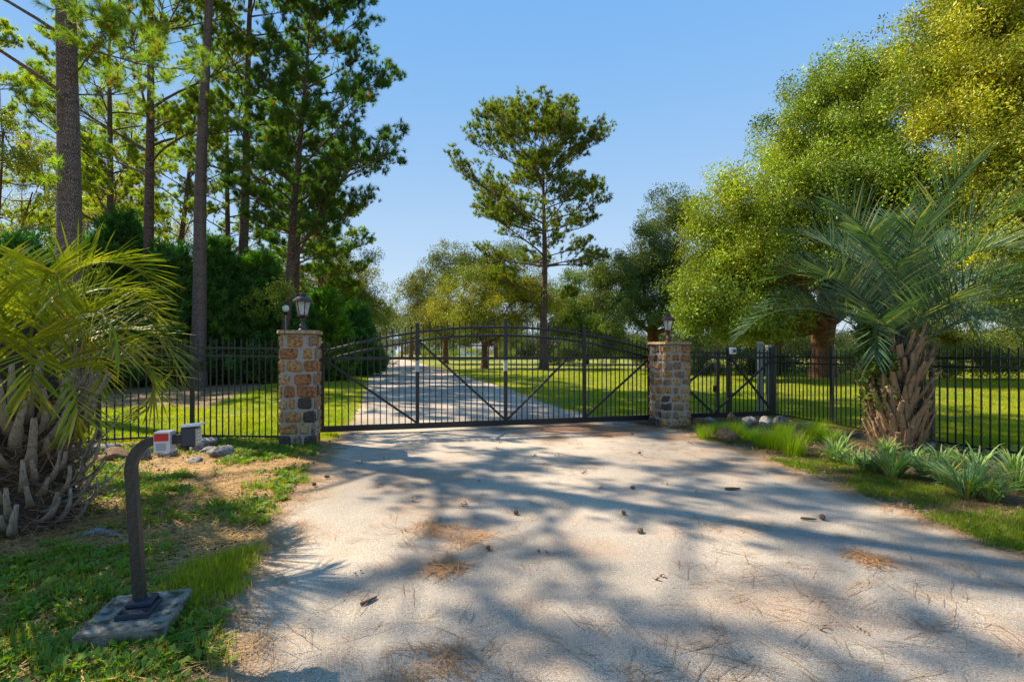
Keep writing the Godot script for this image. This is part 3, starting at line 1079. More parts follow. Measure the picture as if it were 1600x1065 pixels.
func build_cover() -> void:
	rng.seed = 77
	var xf := []
	var cols := []
	# mown lawn beyond the fence
	for i in 42000:
		var z := 8.6 + 34.0 * pow(rng.randf(), 1.5)
		var x := rng.randf_range(-1.05, 1.05) * z
		if lawn_at(x, z) < 0.5: continue
		xf.append(Transform3D(upright(rng.randf_range(0.7, 1.2) * (1.0 + z * 0.015)), Vector3(x, ground_height(x, z), -z)))
		var n := 0.5 + bumpy.get_noise_2d(x * 30.0, z * 30.0) + rng.randf_range(-0.2, 0.2)
		var c := mixc(Color(0.5, 0.5, 0.012), Color(0.3, 0.38, 0.012), n)
		if rng.randf() < 0.1 + 0.35 * maxf(0.0, bumpy.get_noise_2d(x * 75.0 + 40.0, z * 75.0)): c = Color(0.45, 0.36, 0.1)
		cols.append(c)
	tag(many(self, "lawn_grass", M["lawn_tuft"], M.grass, xf, cols), "short sunlit mown grass beyond the gate and fence", "grass")
	# the left verge and the strip by the right edge of the drive
	xf = []; cols = []
	var wx := []
	var wc := []
	var sx := []
	var scs := []
	for i in 16000:
		var z := rng.randf_range(1.6, 9.3)
		var x := rng.randf_range(-7.5, -1.0)
		if x > road_left(z) - 0.03 + rng.randf_range(-0.1, 0.12): continue
		if z > fence_left_z(x): continue
		var n := bumpy.get_noise_2d(x * 55.0, z * 55.0)
		var edge := road_left(z) - x
		var p := Vector3(x, ground_height(x, z), -z)
		if n + rng.randf_range(-0.25, 0.25) > 0.08 - (0.14 if z < 4.0 else 0.0):
			if rng.randf() < 0.5:
				xf.append(Transform3D(upright(rng.randf_range(0.6, 1.3)), p))
				cols.append(mixc(Color(0.22, 0.32, 0.03), Color(0.5, 0.42, 0.07), rng.randf()))
			if rng.randf() < 0.85:
				wx.append(Transform3D(upright(rng.randf_range(0.35, 0.9)), p))
				wc.append(mixc(Color(0.1, 0.24, 0.03), Color(0.26, 0.36, 0.05), rng.randf()))
		if rng.randf() < 0.8:
			sx.append(Transform3D(upright(rng.randf_range(0.7, 1.3)), p + Vector3(0, 0.012, 0)))
			scs.append(mixc(Color(0.66, 0.37, 0.09), Color(0.42, 0.25, 0.1), rng.randf()))
	# a yellow-green tuft patch right of the concrete pad
	for i in 230:
		var c: Vector3 = Vector3(-2.04, 0, -3.59)
		var a := rng.randf() * TAU
		var r := sqrt(rng.randf())
		var p := c + Vector3(cos(a) * r * 0.34, 0, sin(a) * r * 0.5)
		if p.x > road_left(-p.z) + 0.08: continue
		xf.append(Transform3D(upright(rng.randf_range(0.9, 1.5)), p + Vector3(0, ground_height(p.x, -p.z), 0)))
		cols.append(mixc(Color(0.5, 0.48, 0.03), Color(0.28, 0.36, 0.025), rng.randf()))
	for i in 5200:
		var z := rng.randf_range(2.0, 9.6)
		var x := road_right(z) + rng.randf_range(-0.1, 0.95)
		if bumpy.get_noise_2d(x * 60.0, z * 60.0) + rng.randf_range(-0.3, 0.3) < -0.04 + (0.25 if z > 7.5 else 0.0) + (0.3 if x < road_right(z) else 0.0): continue
		xf.append(Transform3D(upright(rng.randf_range(0.6, 1.1)), Vector3(x, ground_height(x, z), -z)))
		cols.append(mixc(Color(0.12, 0.22, 0.018), Color(0.25, 0.3, 0.025), rng.randf()))
	tag(many(self, "verge_grass", M["verge_tuft"], M.grass, xf, cols), "patchy grass growing on the verges beside the drive", "grass")
	# mulch of the right bed and of the cedar bed
	for i in 9000:
		var z := rng.randf_range(4.5, 12.4)
		var x := road_right(z) + rng.randf_range(0.3, 3.6)
		if x > 6.6 + maxf(0.0, 10.6 - z) * 0.4: continue
		sx.append(Transform3D(upright(rng.randf_range(0.7, 1.3)), Vector3(x, ground_height(x, z) + 0.012, -z)))
		scs.append(mixc(Color(0.3, 0.15, 0.06), Color(0.13, 0.08, 0.05), rng.randf()))
	for i in 5000:
		var z := rng.randf_range(13.5, 26.0)
		var x := rng.randf_range(-24.0, -6.0)
		if lawn_at(x, z) > 0.5 or x > road_left(z): continue
		sx.append(Transform3D(upright(rng.randf_range(1.0, 1.8)), Vector3(x, ground_height(x, z) + 0.012, -z)))
		scs.append(mixc(Color(0.34, 0.17, 0.07), Color(0.2, 0.12, 0.07), rng.randf()))
	# needles blown over the drive
	for i in 3600:
		var z := 1.4 + 10.5 * pow(rng.randf(), 0.9)
		var x := lerpf(road_left(z), road_right(z), rng.randf())
		var n := bumpy.get_noise_2d(x * 35.0 + 77.0, z * 35.0)
		var q := Vector2((x - 1.7) / 1.9, (z - 10.3) / 1.0).length()
		if n + rng.randf_range(-0.3, 0.3) < (0.17 if q > 1.0 else -0.5): continue
		sx.append(Transform3D(upright(rng.randf_range(0.45, 0.95)), Vector3(x, 0.016, -z)))
		scs.append(mixc(Color(0.40, 0.2, 0.07), Color(0.25, 0.15, 0.08), rng.randf()))
	for i in 1500:
		var z := rng.randf_range(1.6, 10.0)
		var in_by := absf(rng.randfn(0.0, 0.16))
		var x := road_left(z) + in_by if rng.randf() < 0.5 else road_right(z) - in_by
		sx.append(Transform3D(upright(rng.randf_range(0.45, 0.95)), Vector3(x, 0.018, -z)))
		scs.append(mixc(Color(0.5, 0.27, 0.1), Color(0.26, 0.16, 0.09), rng.randf()))
	for pl in [[Vector3(-0.51, 0, -3.74), 0.17, 60], [Vector3(-0.68, 0, -4.54), 0.3, 60], [Vector3(-2.02, 0, -3.59), 0.2, 0], [Vector3(2.72, 0, -3.91), 0.13, 50], [Vector3(-0.32, 0, -4.31), 0.25, 40], [Vector3(0.68, 0, -9.01), 0.5, 60], [Vector3(-0.36, 0, -2.60), 0.3, 40]]:
		for i in pl[2]:
			var d: Vector3 = rdir() * pl[1] * sqrt(rng.randf())
			sx.append(Transform3D(upright(rng.randf_range(0.6, 1.0)), pl[0] + Vector3(d.x, rng.randf_range(0.014, 0.03), d.z)))
			scs.append(mixc(Color(0.55, 0.27, 0.09), Color(0.3, 0.16, 0.08), rng.randf()))
	tag(many(self, "fallen_pine_needles", M["straw_bundle"], M.straw, sx, scs), "brown fallen pine needles scattered over the drive and beds", "pine needles")
	tag(many(self, "weeds", M["weed"], M.grass, wx, wc), "small green broad leaved weeds on the left verge", "weeds")
	# dry leaves
	var lx := []
	var lc := []
	for i in 1500:
		var z := 1.5 + 10.0 * pow(rng.randf(), 1.1)
		var x := rng.randf_range(-6.5, 6.0)
		if x > road_left(z) and x < road_right(z) and rng.randf() > 0.05: continue
		if z > fence_left_z(minf(x, -3.6)) and x < -3.0: continue
		lx.append(Transform3D(upright(rng.randf_range(0.4, 0.8)), Vector3(x, ground_height(x, z) + 0.025, -z)))
		lc.append(mixc(Color(0.4, 0.2, 0.07), Color(0.2, 0.11, 0.06), rng.randf()))
	tag(many(self, "dry_leaves", M["dry_leaf_mesh"], M.dry_leaf, lx, lc), "curled dry brown leaves lying on verges and drive", "leaves")


func small_meshes() -> void:
	M["tuft"] = tuft_mesh(46, 0.26, 0.017, 11)
	M["tuft_near"] = tuft_mesh(60, 0.25, 0.008, 12)
	M["clump"] = clump_mesh(90, 0.5, 0.12, 0.062, 13)
	M["clump_fine"] = clump_mesh(80, 0.58, 0.135, 0.066, 14)
	M["spray"] = spray_mesh(15)
	M["lawn_tuft"] = grass_mesh(34, 0.13, 0.055, 0.006, 0.5, 16)
	M["verge_tuft"] = grass_mesh(22, 0.06, 0.085, 0.0045, 0.7, 17)
	M["weed"] = weed_mesh(18)
	rng.seed = 19
	var g := Geo.new()
	for i in 4:
		var a := rng.randf() * TAU
		var d := Vector3(cos(a), 0, sin(a))
		var s := Vector3(-d.z, 0, d.x)
		var o := rv(0.05) * Vector3(1, 0, 1)
		var p := PackedVector3Array()
		var w := PackedVector3Array()
		var bend := rng.randf_range(-0.05, 0.05)
		for k in 4:
			var f := k / 3.0
			p.push_back(o + d * 0.19 * f + s * bend * f * f + Vector3(0, 0.006 * sin(f * PI) + 0.002 * i, 0))
			w.push_back(s * 0.0021)
		g.blade(p, w, [grey(rng.randf_range(0.75, 1.2))], [-1.0, 1.0])
	M["straw_bundle"] = g.mesh()
	g = Geo.new()
	for i in 2:
		var p := PackedVector3Array()
		var w := PackedVector3Array()
		for k in 5:
			var f := k / 4.0
			p.push_back(Vector3(0.1 * i, 0.018 * sin(f * 5.0 + i) + 0.01, (f - 0.5) * 0.075))
			w.push_back(Vector3(0.017 * sin(PI * (0.06 + f * 0.9)), 0.008, 0))
		g.blade(p, w, [grey(1.0 - 0.25 * i)], [-1.0, 1.0])
	M["dry_leaf_mesh"] = g.mesh()


# ================================================================ the scene
func _ready() -> void:
	# camera, sky, sun
	var cam := Camera3D.new()
	cam.name = "camera"
	cam.position = Vector3(0, 1.6, 0)
	cam.projection = Camera3D.PROJECTION_FRUSTUM
	cam.near = 0.05
	cam.far = 900.0
	cam.size = 2.0 * 0.05 * 532.5 / 800.0
	cam.frustum_offset = Vector2(0, 0.05 * 15.5 / 800.0)
	cam.current = true
	add_child(cam)
	var env := Environment.new()
	var sky := ProceduralSkyMaterial.new()
	sky.sky_top_color = Color(0.26, 0.442, 0.618)
	sky.sky_horizon_color = Color(0.583, 0.627, 0.648)
	sky.sky_curve = 0.22
	sky.ground_bottom_color = Color(0.25, 0.25, 0.2)
	sky.ground_horizon_color = Color(0.58, 0.63, 0.66)
	sky.sun_angle_max = 2.0
	var sk := Sky.new()
	sk.sky_material = sky
	env.background_mode = Environment.BG_SKY
	env.sky = sk
	env.tonemap_mode = Environment.TONE_MAPPER_LINEAR
	env.tonemap_exposure = 2.6
	env.sdfgi_enabled = true
	env.ssao_enabled = true
	env.ssil_enabled = true
	var we := WorldEnvironment.new()
	we.name = "world_environment"
	we.environment = env
	add_child(we)
	var sun := DirectionalLight3D.new()
	sun.name = "sun"
	sun.light_color = Color(1.0, 0.95, 0.85)
	sun.light_energy = 1.3
	sun.light_angular_distance = 0.5
	sun.shadow_enabled = true
	var towards := Vector3(0.87, 0, 0.49).normalized() * cos(deg_to_rad(45.0)) + Vector3(0, -sin(deg_to_rad(45.0)), 0)
	sun.look_at_from_position(Vector3.ZERO, towards, Vector3.UP)
	add_child(sun)

	bumpy.seed = 5
	bumpy.frequency = 0.01
	bumpy.fractal_octaves = 3
	blobs.seed = 9
	blobs.frequency = 0.16
	blobs.fractal_octaves = 3
	make_materials()
	small_meshes()
	build_ground()
	build_pillars_and_gate()
	build_fences()
	build_palms()
	build_trees()
	build_station()
	build_beds()
	build_cover()
	build_litter()
	build_far()
	for o in find_children("*", "Node3D", true, false):
		if o.has_meta("n_"): o.remove_meta("n_")


func gate_at(t: float) -> Vector3:
	return Vector3(-3.58 + 6.63 * t, 0, -9.65 - 1.71 * t)


func gate_top(t: float) -> float:
	return 2.23 - 0.51 * pow((t - 0.51) / 0.51, 2.0)


func build_pillars_and_gate() -> void:
	var rl := [
		[[0, 0.13, 0], [0.2, 0.62, 0], [0.74, 1, 3]], [[0.04, 0.5, 1], [0.62, 0.86, 0], [0.92, 1, 3]], [[0, 0.14, 0], [0.2, 0.6, 0], [0.66, 1, 1]],
		[[0, 0.33, 2], [0.39, 0.85, 1], [0.91, 1, 3]], [[0, 0.09, 0], [0.15, 0.42, 1], [0.48, 0.98, 1]], [[0, 0.22, 2], [0.25, 0.43, 0], [0.47, 0.85, 4], [0.91, 1, 3]],
		[[0, 0.1, 0], [0.18, 0.58, 0], [0.63, 0.97, 4]], [[0.03, 0.5, 0], [0.54, 0.81, 2], [0.86, 0.97, 3]], [[0, 0.3, 4], [0.36, 0.6, 3], [0.66, 0.97, 4]]]
	pillar("ochre stone gate pillar left of the drive with neat square stones", Vector3(-3.60, 0, -8.71), 0.59, 1.94, rl, 3, 0.1)
	var rr := []
	rng.seed = 8
	for i in 10:
		var row := []
		var x := 0.0
		while x < 0.9:
			var e := minf(x + rng.randf_range(0.2, 0.4), 1.0)
			if e > 0.84: e = 1.0
			row.append([x, e, [0, 3, 3, 2, 4, 3, 0][rng.randi() % 7] if i > 1 else [0, 0, 2, 1][rng.randi() % 4]])
			x = e + rng.randf_range(0.03, 0.06)
		rr.append(row)
	pillar("rough brown rubble stone gate pillar right of the drive", Vector3(3.38, 0, -11.0), 0.64, 1.79, rr, 5, 0.25)
	lantern("dark bronze lantern on top of the left gate pillar", Vector3(-3.56, 1.94, -8.71), M.lamp_bronze, 0.98)
	lantern("rusty copper coloured lantern on top of the right gate pillar", Vector3(3.36, 1.79, -11.0), M.lamp_copper, 0.92)

	var base := gate_at(0.0)
	var t := thing("sliding_gate", "wide black iron sliding gate with an arched top across the drive", "gate", base)
	var iron: Material = M.iron
	var at := func(f: float, y: float) -> Vector3: return gate_at(f) - base + Vector3(0, y, 0)
	var posts := [0.0, 0.2584, 0.52, 0.7738, 1.0]
	for f in posts:
		bar(t, "post", at.call(f, 0.07), at.call(f, gate_top(f) + 0.02), 0.07, 0.058, iron)
		post_top(t, at.call(f, gate_top(f) + 0.02), 0.066, iron)
		if f > 0.1 and f < 0.7: bar(t, "reflector_tape", at.call(f, 1.19), at.call(f, 1.41), 0.073, 0.061, M.reflector)
	bar(t, "bottom_beam", at.call(0.0, 0.125), at.call(1.47, 0.125), 0.11, 0.062, iron)
	bar(t, "middle_rail", at.call(0.0, 1.46), at.call(1.47, 1.44), 0.055, 0.05, iron)
	for dy in [-0.14, -0.31]:
		for seg in 4:
			var g := Geo.new()
			var p := PackedVector3Array()
			var r := PackedFloat32Array()
			for k in 9:
				var f := lerpf(posts[seg], posts[seg + 1], k / 8.0)
				p.push_back(at.call(f, gate_top(f) + dy))
				r.push_back(0.024)
			g.tube(p, r, 4)
			part(t, "arched_rail", g.mesh(), iron)
	for i in 4:
		var a: float = posts[i]
		var b: float = posts[i + 1]
		var n := 15
		for k in range(1, n):
			var f := lerpf(a, b, float(k) / n)
			bar(t, "picket", at.call(f, 0.15), at.call(f, snappedf(gate_top(f), 0.02)), 0.019, 0.019, iron)
	for d in [[0.005, 1.44, 0.254, 0.2], [0.263, 1.78, 0.516, 0.2], [0.77, 1.78, 0.525, 0.2], [0.995, 1.42, 0.778, 0.2]]:
		bar(t, "brace", at.call(d[0], d[1]) + Vector3(0.01, 0, 0.03), at.call(d[2], d[3]) + Vector3(0.01, 0, 0.03), 0.042, 0.03, M.iron_worn)
	# the tail of the gate behind the right pillar
	bar(t, "top_rail", at.call(1.0, 1.57), at.call(1.47, 1.55), 0.04, 0.03, iron)
	for f in [1.297, 1.47]:
		bar(t, "post", at.call(f, 0.07), at.call(f, 1.66), 0.085, 0.06, iron)
		post_top(t, at.call(f, 1.66), 0.07, iron)
	bar(t, "post", at.call(1.255, 0.07), at.call(1.255, 1.62), 0.05, 0.045, M.iron_worn)
	for k in range(1, 28):
		var f := lerpf(1.02, 1.47, k / 28.0)
		bar(t, "picket", at.call(f, 0.15), at.call(f, 1.62), 0.018, 0.018, M.iron_worn)
	for d in [[1.3, 1.44, 1.465, 0.2], [1.24, 0.2, 1.46, 1.36], [1.1, 0.72, 1.235, 1.32], [1.14, 0.72, 1.23, 0.2]]:
		bar(t, "brace", at.call(d[0], d[1]) + Vector3(0.01, 0, 0.04), at.call(d[2], d[3]) + Vector3(0.01, 0, 0.04), 0.05, 0.03, M.iron_worn)
	bar(t, "lock_box", at.call(1.245, 0.66) + Vector3(0, 0, 0.05), at.call(1.245, 0.8) + Vector3(0, 0, 0.05), 0.11, 0.06, iron)

	var mo := thing("gate_motor", "black gate motor cabinet right beside the rubble pillar", "gate motor", at.call(1.1, 0) + base + Vector3(0, 0, 0.32), TURN)
	var g2 := Geo.new()
	rng.seed = 4
	g2.block(Vector3(0, 0.36, 0), Vector3(0.26, 0.62, 0.3), 0.015, 0.002, rng)
	part(mo, "cabinet", g2.mesh(), M.iron)
	g2 = Geo.new()
	g2.block(Vector3(0, 0.69, 0), Vector3(0.29, 0.05, 0.33), 0.012, 0.002, rng)
	part(mo, "lid", g2.mesh(), M.iron)
	g2 = Geo.new()
	g2.block(Vector3(0, 0.02, 0), Vector3(0.36, 0.08, 0.4), 0.01, 0.003, rng)
	part(mo, "base_slab", g2.mesh(), M.concrete)

	var gp := [["grey weathered timber post with a pale top behind the gate tail", Vector3(6.18, 0, -12.75), 1.78], ["second grey timber post closest to the first fence post", Vector3(6.49, 0, -12.95), 1.70]]
	for q in gp:
		var w := thing("timber_post", q[0], "post", q[1], 0.2, "timber posts guiding the gate")
		var gg := Geo.new()
		rng.seed = 31
		gg.block(Vector3(0, q[2] * 0.5 - 0.05, 0), Vector3(0.1, q[2] + 0.1, 0.1), 0.01, 0.004, rng)
		part(w, "post", gg.mesh(), M.wood_grey)
		gg = Geo.new()
		gg.block(Vector3(0, q[2] + 0.02, 0), Vector3(0.12, 0.04, 0.12), 0.008, 0.003, rng)
		part(w, "cap", gg.mesh(), M.mortar)
	var bx := thing("sensor_box", "small cream gate sensor box on top of the gate tail post", "sensor", at.call(1.302, 1.66) + base, TURN)
	g2 = Geo.new()
	g2.block(Vector3(0.02, -0.06, 0.08), Vector3(0.15, 0.16, 0.09), 0.012, 0.002, rng)
	part(bx, "housing", g2.mesh(), M.lamp_candle)
	g2 = Geo.new()
	g2.lathe(PackedVector2Array([Vector2(0.036, 0), Vector2(0.036, 0.015), Vector2(0.0, 0.018)]), 14)
	part(bx, "lens", g2.mesh(), M.house_glass, Vector3(0.03, -0.06, 0.124), Basis(Vector3.RIGHT, PI / 2))


func build_fences() -> void:
	fence("black iron fence between the left pillar and its corner post", [Vector3(-4.02, 0, -9.02), Vector3(-5.70, 0, -9.12), Vector3(-7.05, 0, -8.72)], [1.80, 1.82, 1.84], M.iron_worn)
	fence("black iron fence running towards the viewer behind the left palm", [Vector3(-6.98, 0, -8.60), Vector3(-7.35, 0, -7.75), Vector3(-8.1, 0, -6.1)], [1.84, 1.84, 1.84], M.iron_worn, false)
	fence("black iron fence on the right, past the palm to the picture edge", [Vector3(6.29, 0, -12.25), Vector3(6.66, 0, -10.65), Vector3(7.06, 0, -8.60), Vector3(7.95, 0, -6.4)], [1.62, 1.62, 1.64, 1.66], M.iron)


func build_palms() -> void:
	# left palm
	rng.seed = 501
	var t := thing("jelly_palm", "yellow green palm with curled grey leaf bases, left beside the keypad", "palm tree", Vector3(-4.41, 0, -4.62), 0.0, "jelly palms")
	var g := Geo.new()
	g.lathe(PackedVector2Array([Vector2(0.44, -0.05), Vector2(0.4, 0.1), Vector2(0.35, 0.35), Vector2(0.31, 0.7), Vector2(0.28, 1.05), Vector2(0.23, 1.35), Vector2(0.17, 1.65), Vector2(0.05, 1.85)]), 20)
	part(t, "trunk", g.mesh(), M.palm_fibre)
	var bm := []
	for k in 5: bm.append(boot_mesh(0.34 + 0.07 * k, 0.064, 0.02, [1.1, 1.4, 1.2, 1.5, 1.0][k], 60 + k, 0.45))
	rng.seed = 502
	for i in 185:
		var f := i / 185.0
		var y := 0.02 + 1.18 * f
		var a := i * 2.39996 + rng.randf_range(-0.25, 0.25)
		var r := lerpf(0.35, 0.22, f)
		var b := Basis(Vector3.UP, PI / 2 - a) * Basis(Vector3.RIGHT, rng.randf_range(-0.3, 0.2) + 0.25 * (1.0 - f)) * Basis(Vector3.BACK, rng.randf_range(-0.25, 0.25)) * Basis().scaled(Vector3.ONE * rng.randf_range(0.75, 1.1) * lerpf(0.85, 1.0, f))
		part(t, "leaf_base", bm[i % 5], M.palm_boot, Vector3(cos(a) * r, y, sin(a) * r), b)
	fibre(t, 0.43, 0.27, 1.35, 900)
	rng.seed = 503
	for i in 27:
		var f := i / 27.0
		var a := i * 2.39996 + 0.4
		frond(t, Vector3(cos(a) * 0.12, 1.25 + 0.45 * f, sin(a) * 0.12), a, lerpf(0.65, 1.45, f), rng.randf_range(1.25, 1.58), lerpf(3.2, 2.5, f) + rng.randf_range(-0.2, 0.4), 0.42, Color(0.2, 0.26, 0.025), Color(0.42, 0.42, 0.03), Color(0.6, 0.42, 0.1), 0.042)
	# right palm
	rng.seed = 601
	t = thing("jelly_palm", "blue green palm with stout tan trunk before the right fence", "palm tree", Vector3(6.21, 0, -8.25), 0.0, "jelly palms")
	g = Geo.new()
	g.lathe(PackedVector2Array([Vector2(0.3, -0.05), Vector2(0.3, 0.3), Vector2(0.33, 0.7), Vector2(0.33, 1.1), Vector2(0.28, 1.45), Vector2(0.17, 1.8), Vector2(0.06, 2.1)]), 22)
	part(t, "trunk", g.mesh(), M.palm_fibre)
	bm = []
	for k in 5: bm.append(boot_mesh(0.34 + 0.04 * k, 0.068, 0.034, [0.12, 0.2, 0.3, 0.05, 0.2][k], 80 + k, 1.12))
	rng.seed = 602
	for i in 190:
		var f := i / 190.0
		var y := 0.0 + 1.55 * f
		var a := i * 2.39996 + rng.randf_range(-0.2, 0.2)
		var r := 0.27 + 0.05 * sin(f * PI) - 0.06 * f * f
		var b := Basis(Vector3.UP, PI / 2 - a) * Basis(Vector3.RIGHT, rng.randf_range(-0.2, 0.15)) * Basis(Vector3.BACK, rng.randf_range(-0.3, 0.3)) * Basis().scaled(Vector3.ONE * rng.randf_range(0.8, 1.1))
		part(t, "leaf_base", bm[i % 5], M.palm_boot_warm, Vector3(cos(a) * r, y, sin(a) * r), b)
	fibre(t, 0.31, 0.26, 1.75, 800)
	rng.seed = 603
	for i in 34:
		var f := i / 34.0
		var a := i * 2.39996
		frond(t, Vector3(cos(a) * 0.14, 1.5 + 0.6 * f, sin(a) * 0.14), a, lerpf(0.72, 1.5, f), rng.randf_range(2.0, 2.7), lerpf(1.75, 1.2, f) + rng.randf_range(-0.2, 0.4), 0.6, Color(0.065, 0.135, 0.095), Color(0.125, 0.19, 0.11), Color(0.4, 0.38, 0.18), 0.055)
	# a vine on its trunk
	rng.seed = 610
	var xf := []
	var cols := []
	var c := Vector3(6.21, 0, -8.25)
	for i in 260:
		var a := rng.randf_range(2.2, 4.0)
		var y := rng.randf_range(1.15, 2.1)
		if rng.randf() < 0.12: y = rng.randf_range(0.6, 1.3)
		var r := rng.randf_range(0.32, 0.52)
		xf.append(Transform3D(rbasis(rng.randf_range(0.8, 1.5)), c + Vector3(cos(a) * r, y, -sin(a) * r * 0.9)))
		cols.append(mixc(Color(0.06, 0.13, 0.02), Color(0.16, 0.2, 0.03), rng.randf()))
	tag(many(self, "climbing_vine", M["weed"], M.leaves, xf, cols), "green leafy vine climbing the left side of the right palm", "vine")


func build_trees() -> void:
	# the lone pine on the lawn
	pine("lone pine on the lawn behind the middle of the gate", Vector3(2.75, 0, -44.00), {"h": 19.9, "r": 0.36, "puff": 0.7, "sd": 701, "size": 1.25, "dense": 1.1, "asym": -0.2 * -1.0, "az0": PI, "bare": 0.35,
		"whorls": [8.9, 9.4, 11.4, 12.0, 12.7, 13.8, 14.4, 15.0, 15.7, 16.2, 16.8, 17.3, 17.8, 18.3, 18.7, 19.0, 19.4, 19.6], "per": 3, "col": Color(0.21, 0.235, 0.05), "brown": 0.08, "elev": 0.12, "upturn": 0.95,
		"prof": [Vector2(8.0, 5.0), Vector2(9.0, 5.6), Vector2(11.0, 7.0), Vector2(12.4, 7.8), Vector2(13.3, 6.0), Vector2(14.5, 7.0), Vector2(15.7, 7.0), Vector2(16.9, 6.4), Vector2(18.1, 5.4), Vector2(19.0, 4.2), Vector2(19.8, 2.2)],
		"extra": [[7.0, 190, 4.2, 12], [6.2, 170, 4.6, 18], [8.8, 5, 5.0, 2], [6.4, 20, 2.6, -20]]})
	var lp := func(a: float, b: float, st: float) -> Array:
		var r := []
		var x := a
		while x < b:
			r.append(x); x += st
		return r
	# the left grove
	pine("thickest pine trunk at the left, plated grey bark, close behind the fence", Vector3(-10.09, 0, -11.60), {"h": 23.0, "r": 0.275, "sd": 711, "near": true, "bark": "pine_bark", "whorls": lp.call(7.6, 22.5, 1.0), "per": 3, "asym": 0.4, "az0": PI * 0.85, "thin": 0.65, "epi": 22, "stubs": 6,
		"prof": [Vector2(6, 3.2), Vector2(9, 4.0), Vector2(14, 4.2), Vector2(19, 3.4), Vector2(23, 0.8)], "col": Color(0.27, 0.338, 0.0607), "dense": 0.68, "elev": 0.35, "bare": 0.35})
	pine("tall bare slightly leaning pine trunk right of the thickest one", Vector3(-13.84, 0, -22.50), {"h": 27.0, "r": 0.31, "sd": 712, "bark": "pine_bark", "top": Vector3(1.0, 0, 0), "bow": Vector3(-0.15, 0, 0), "whorls": lp.call(17.5, 26.5, 0.9), "per": 4, "stubs": 4, "dense": 0.8,
		"prof": [Vector2(16, 4.0), Vector2(20, 4.6), Vector2(24, 3.6), Vector2(27, 0.8)]})
	pine("straight pine with spreading limbs between the two biggest trunks", Vector3(-16.98, 0, -24.00), {"h": 25.0, "r": 0.27, "sd": 713, "whorls": lp.call(10.0, 24.5, 1.05), "per": 2, "dense": 0.72, "elev": 0.4,
		"prof": [Vector2(9, 4.2), Vector2(14, 5.0), Vector2(20, 4.0), Vector2(25, 0.8)], "col": Color(0.284, 0.338, 0.0607)})
	pine("slender pine just right of the thickest trunk", Vector3(-22.02, 0, -28.00), {"h": 22.0, "r": 0.25, "sd": 714, "whorls": lp.call(8.0, 21.5, 1.1), "per": 2, "dense": 0.72, "elev": 0.4,
		"prof": [Vector2(7, 3.6), Vector2(12, 4.4), Vector2(18, 3.4), Vector2(22, 0.8)], "col": Color(0.351, 0.392, 0.0607)})
	pine("tall grey pine right of the leaning bare trunk", Vector3(-14.38, 0, -27.00), {"h": 27.0, "r": 0.29, "sd": 715, "bare": 0.4, "top": Vector3(0.9, 0, 0), "bow": Vector3(-0.1, 0, 0), "whorls": lp.call(10.5, 26.5, 0.95), "per": 2, "dense": 0.8, "elev": 0.3, "stubs": 5,
		"prof": [Vector2(9, 2.4), Vector2(14, 4.0), Vector2(20, 5.0), Vector2(25, 3.2), Vector2(27, 0.8)], "col": Color(0.203, 0.284, 0.0607)})
	pine("thin pine hugging the tall grey pine on its left", Vector3(-21.14, 0, -38.00), {"h": 27.0, "r": 0.25, "sd": 716, "whorls": lp.call(9.0, 26.5, 1.2), "per": 3, "dense": 0.7,
		"prof": [Vector2(9, 3.2), Vector2(18, 4.6), Vector2(27, 0.8)]})
	pine("dark dense forked pine behind the left pillar, nearest the open sky", Vector3(-11.31, 0, -25.00), {"h": 18.6, "r": 0.24, "sd": 717, "top": Vector3(1.5, 0, 0), "whorls": lp.call(6.6, 18.3, 0.72), "per": 3, "dense": 0.8, "elev": 0.22, "size": 1.1, "asym": 0.42, "az0": 0.0,
		"prof": [Vector2(6, 2.0), Vector2(8, 3.6), Vector2(10.5, 4.1), Vector2(13, 3.7), Vector2(15.5, 3.0), Vector2(17.5, 1.9), Vector2(18.6, 0.7)], "col": Color(0.128, 0.216, 0.0607), "extra": [[5.2, -5, 5.4, 62], [5.6, 20, 4.2, 50]], "brown": 0.04})
	pine("brown pine trunk rising just left of the pillar lantern", Vector3(-16.15, 0, -38.00), {"h": 19.0, "r": 0.3, "sd": 718, "top": Vector3(0.5, 0, 0), "whorls": lp.call(7.0, 18.6, 1.0), "per": 3, "dense": 0.9, "size": 1.15,
		"prof": [Vector2(6, 3.0), Vector2(11, 4.6), Vector2(16, 3.4), Vector2(19, 0.8)], "col": Color(0.203, 0.284, 0.0607)})
	pine("leaning brown pine left of the bare leaning trunk", Vector3(-23.04, 0, -34.00), {"h": 19.0, "r": 0.26, "sd": 719, "top": Vector3(2.2, 0, 0), "whorls": lp.call(9.0, 18.6, 1.0), "per": 2, "dense": 0.72, "elev": 0.5,
		"prof": [Vector2(8, 2.8), Vector2(13, 4.0), Vector2(19, 0.8)], "col": Color(0.351, 0.392, 0.0607)})
	pine("young crooked pine low between the left trunks", Vector3(-26.00, 0, -32.00), {"h": 15.0, "r": 0.16, "sd": 720, "top": Vector3(0.7, 0, 0), "bow": Vector3(0.5, 0, 0), "whorls": lp.call(6.0, 14.6, 1.0), "per": 3, "dense": 0.72,
		"prof": [Vector2(6, 2.4), Vector2(10, 3.0), Vector2(15, 0.7)], "col": Color(0.405, 0.419, 0.0607)})
	pine("thin distant pine seen between slender and spreading pines", Vector3(-29.75, 0, -40.00), {"h": 21.0, "r": 0.22, "sd": 721, "whorls": lp.call(8.0, 20.6, 1.2), "per": 2, "dense": 0.72,
		"prof": [Vector2(8, 3.4), Vector2(13, 4.2), Vector2(21, 0.7)], "col": Color(0.405, 0.432, 0.0607)})
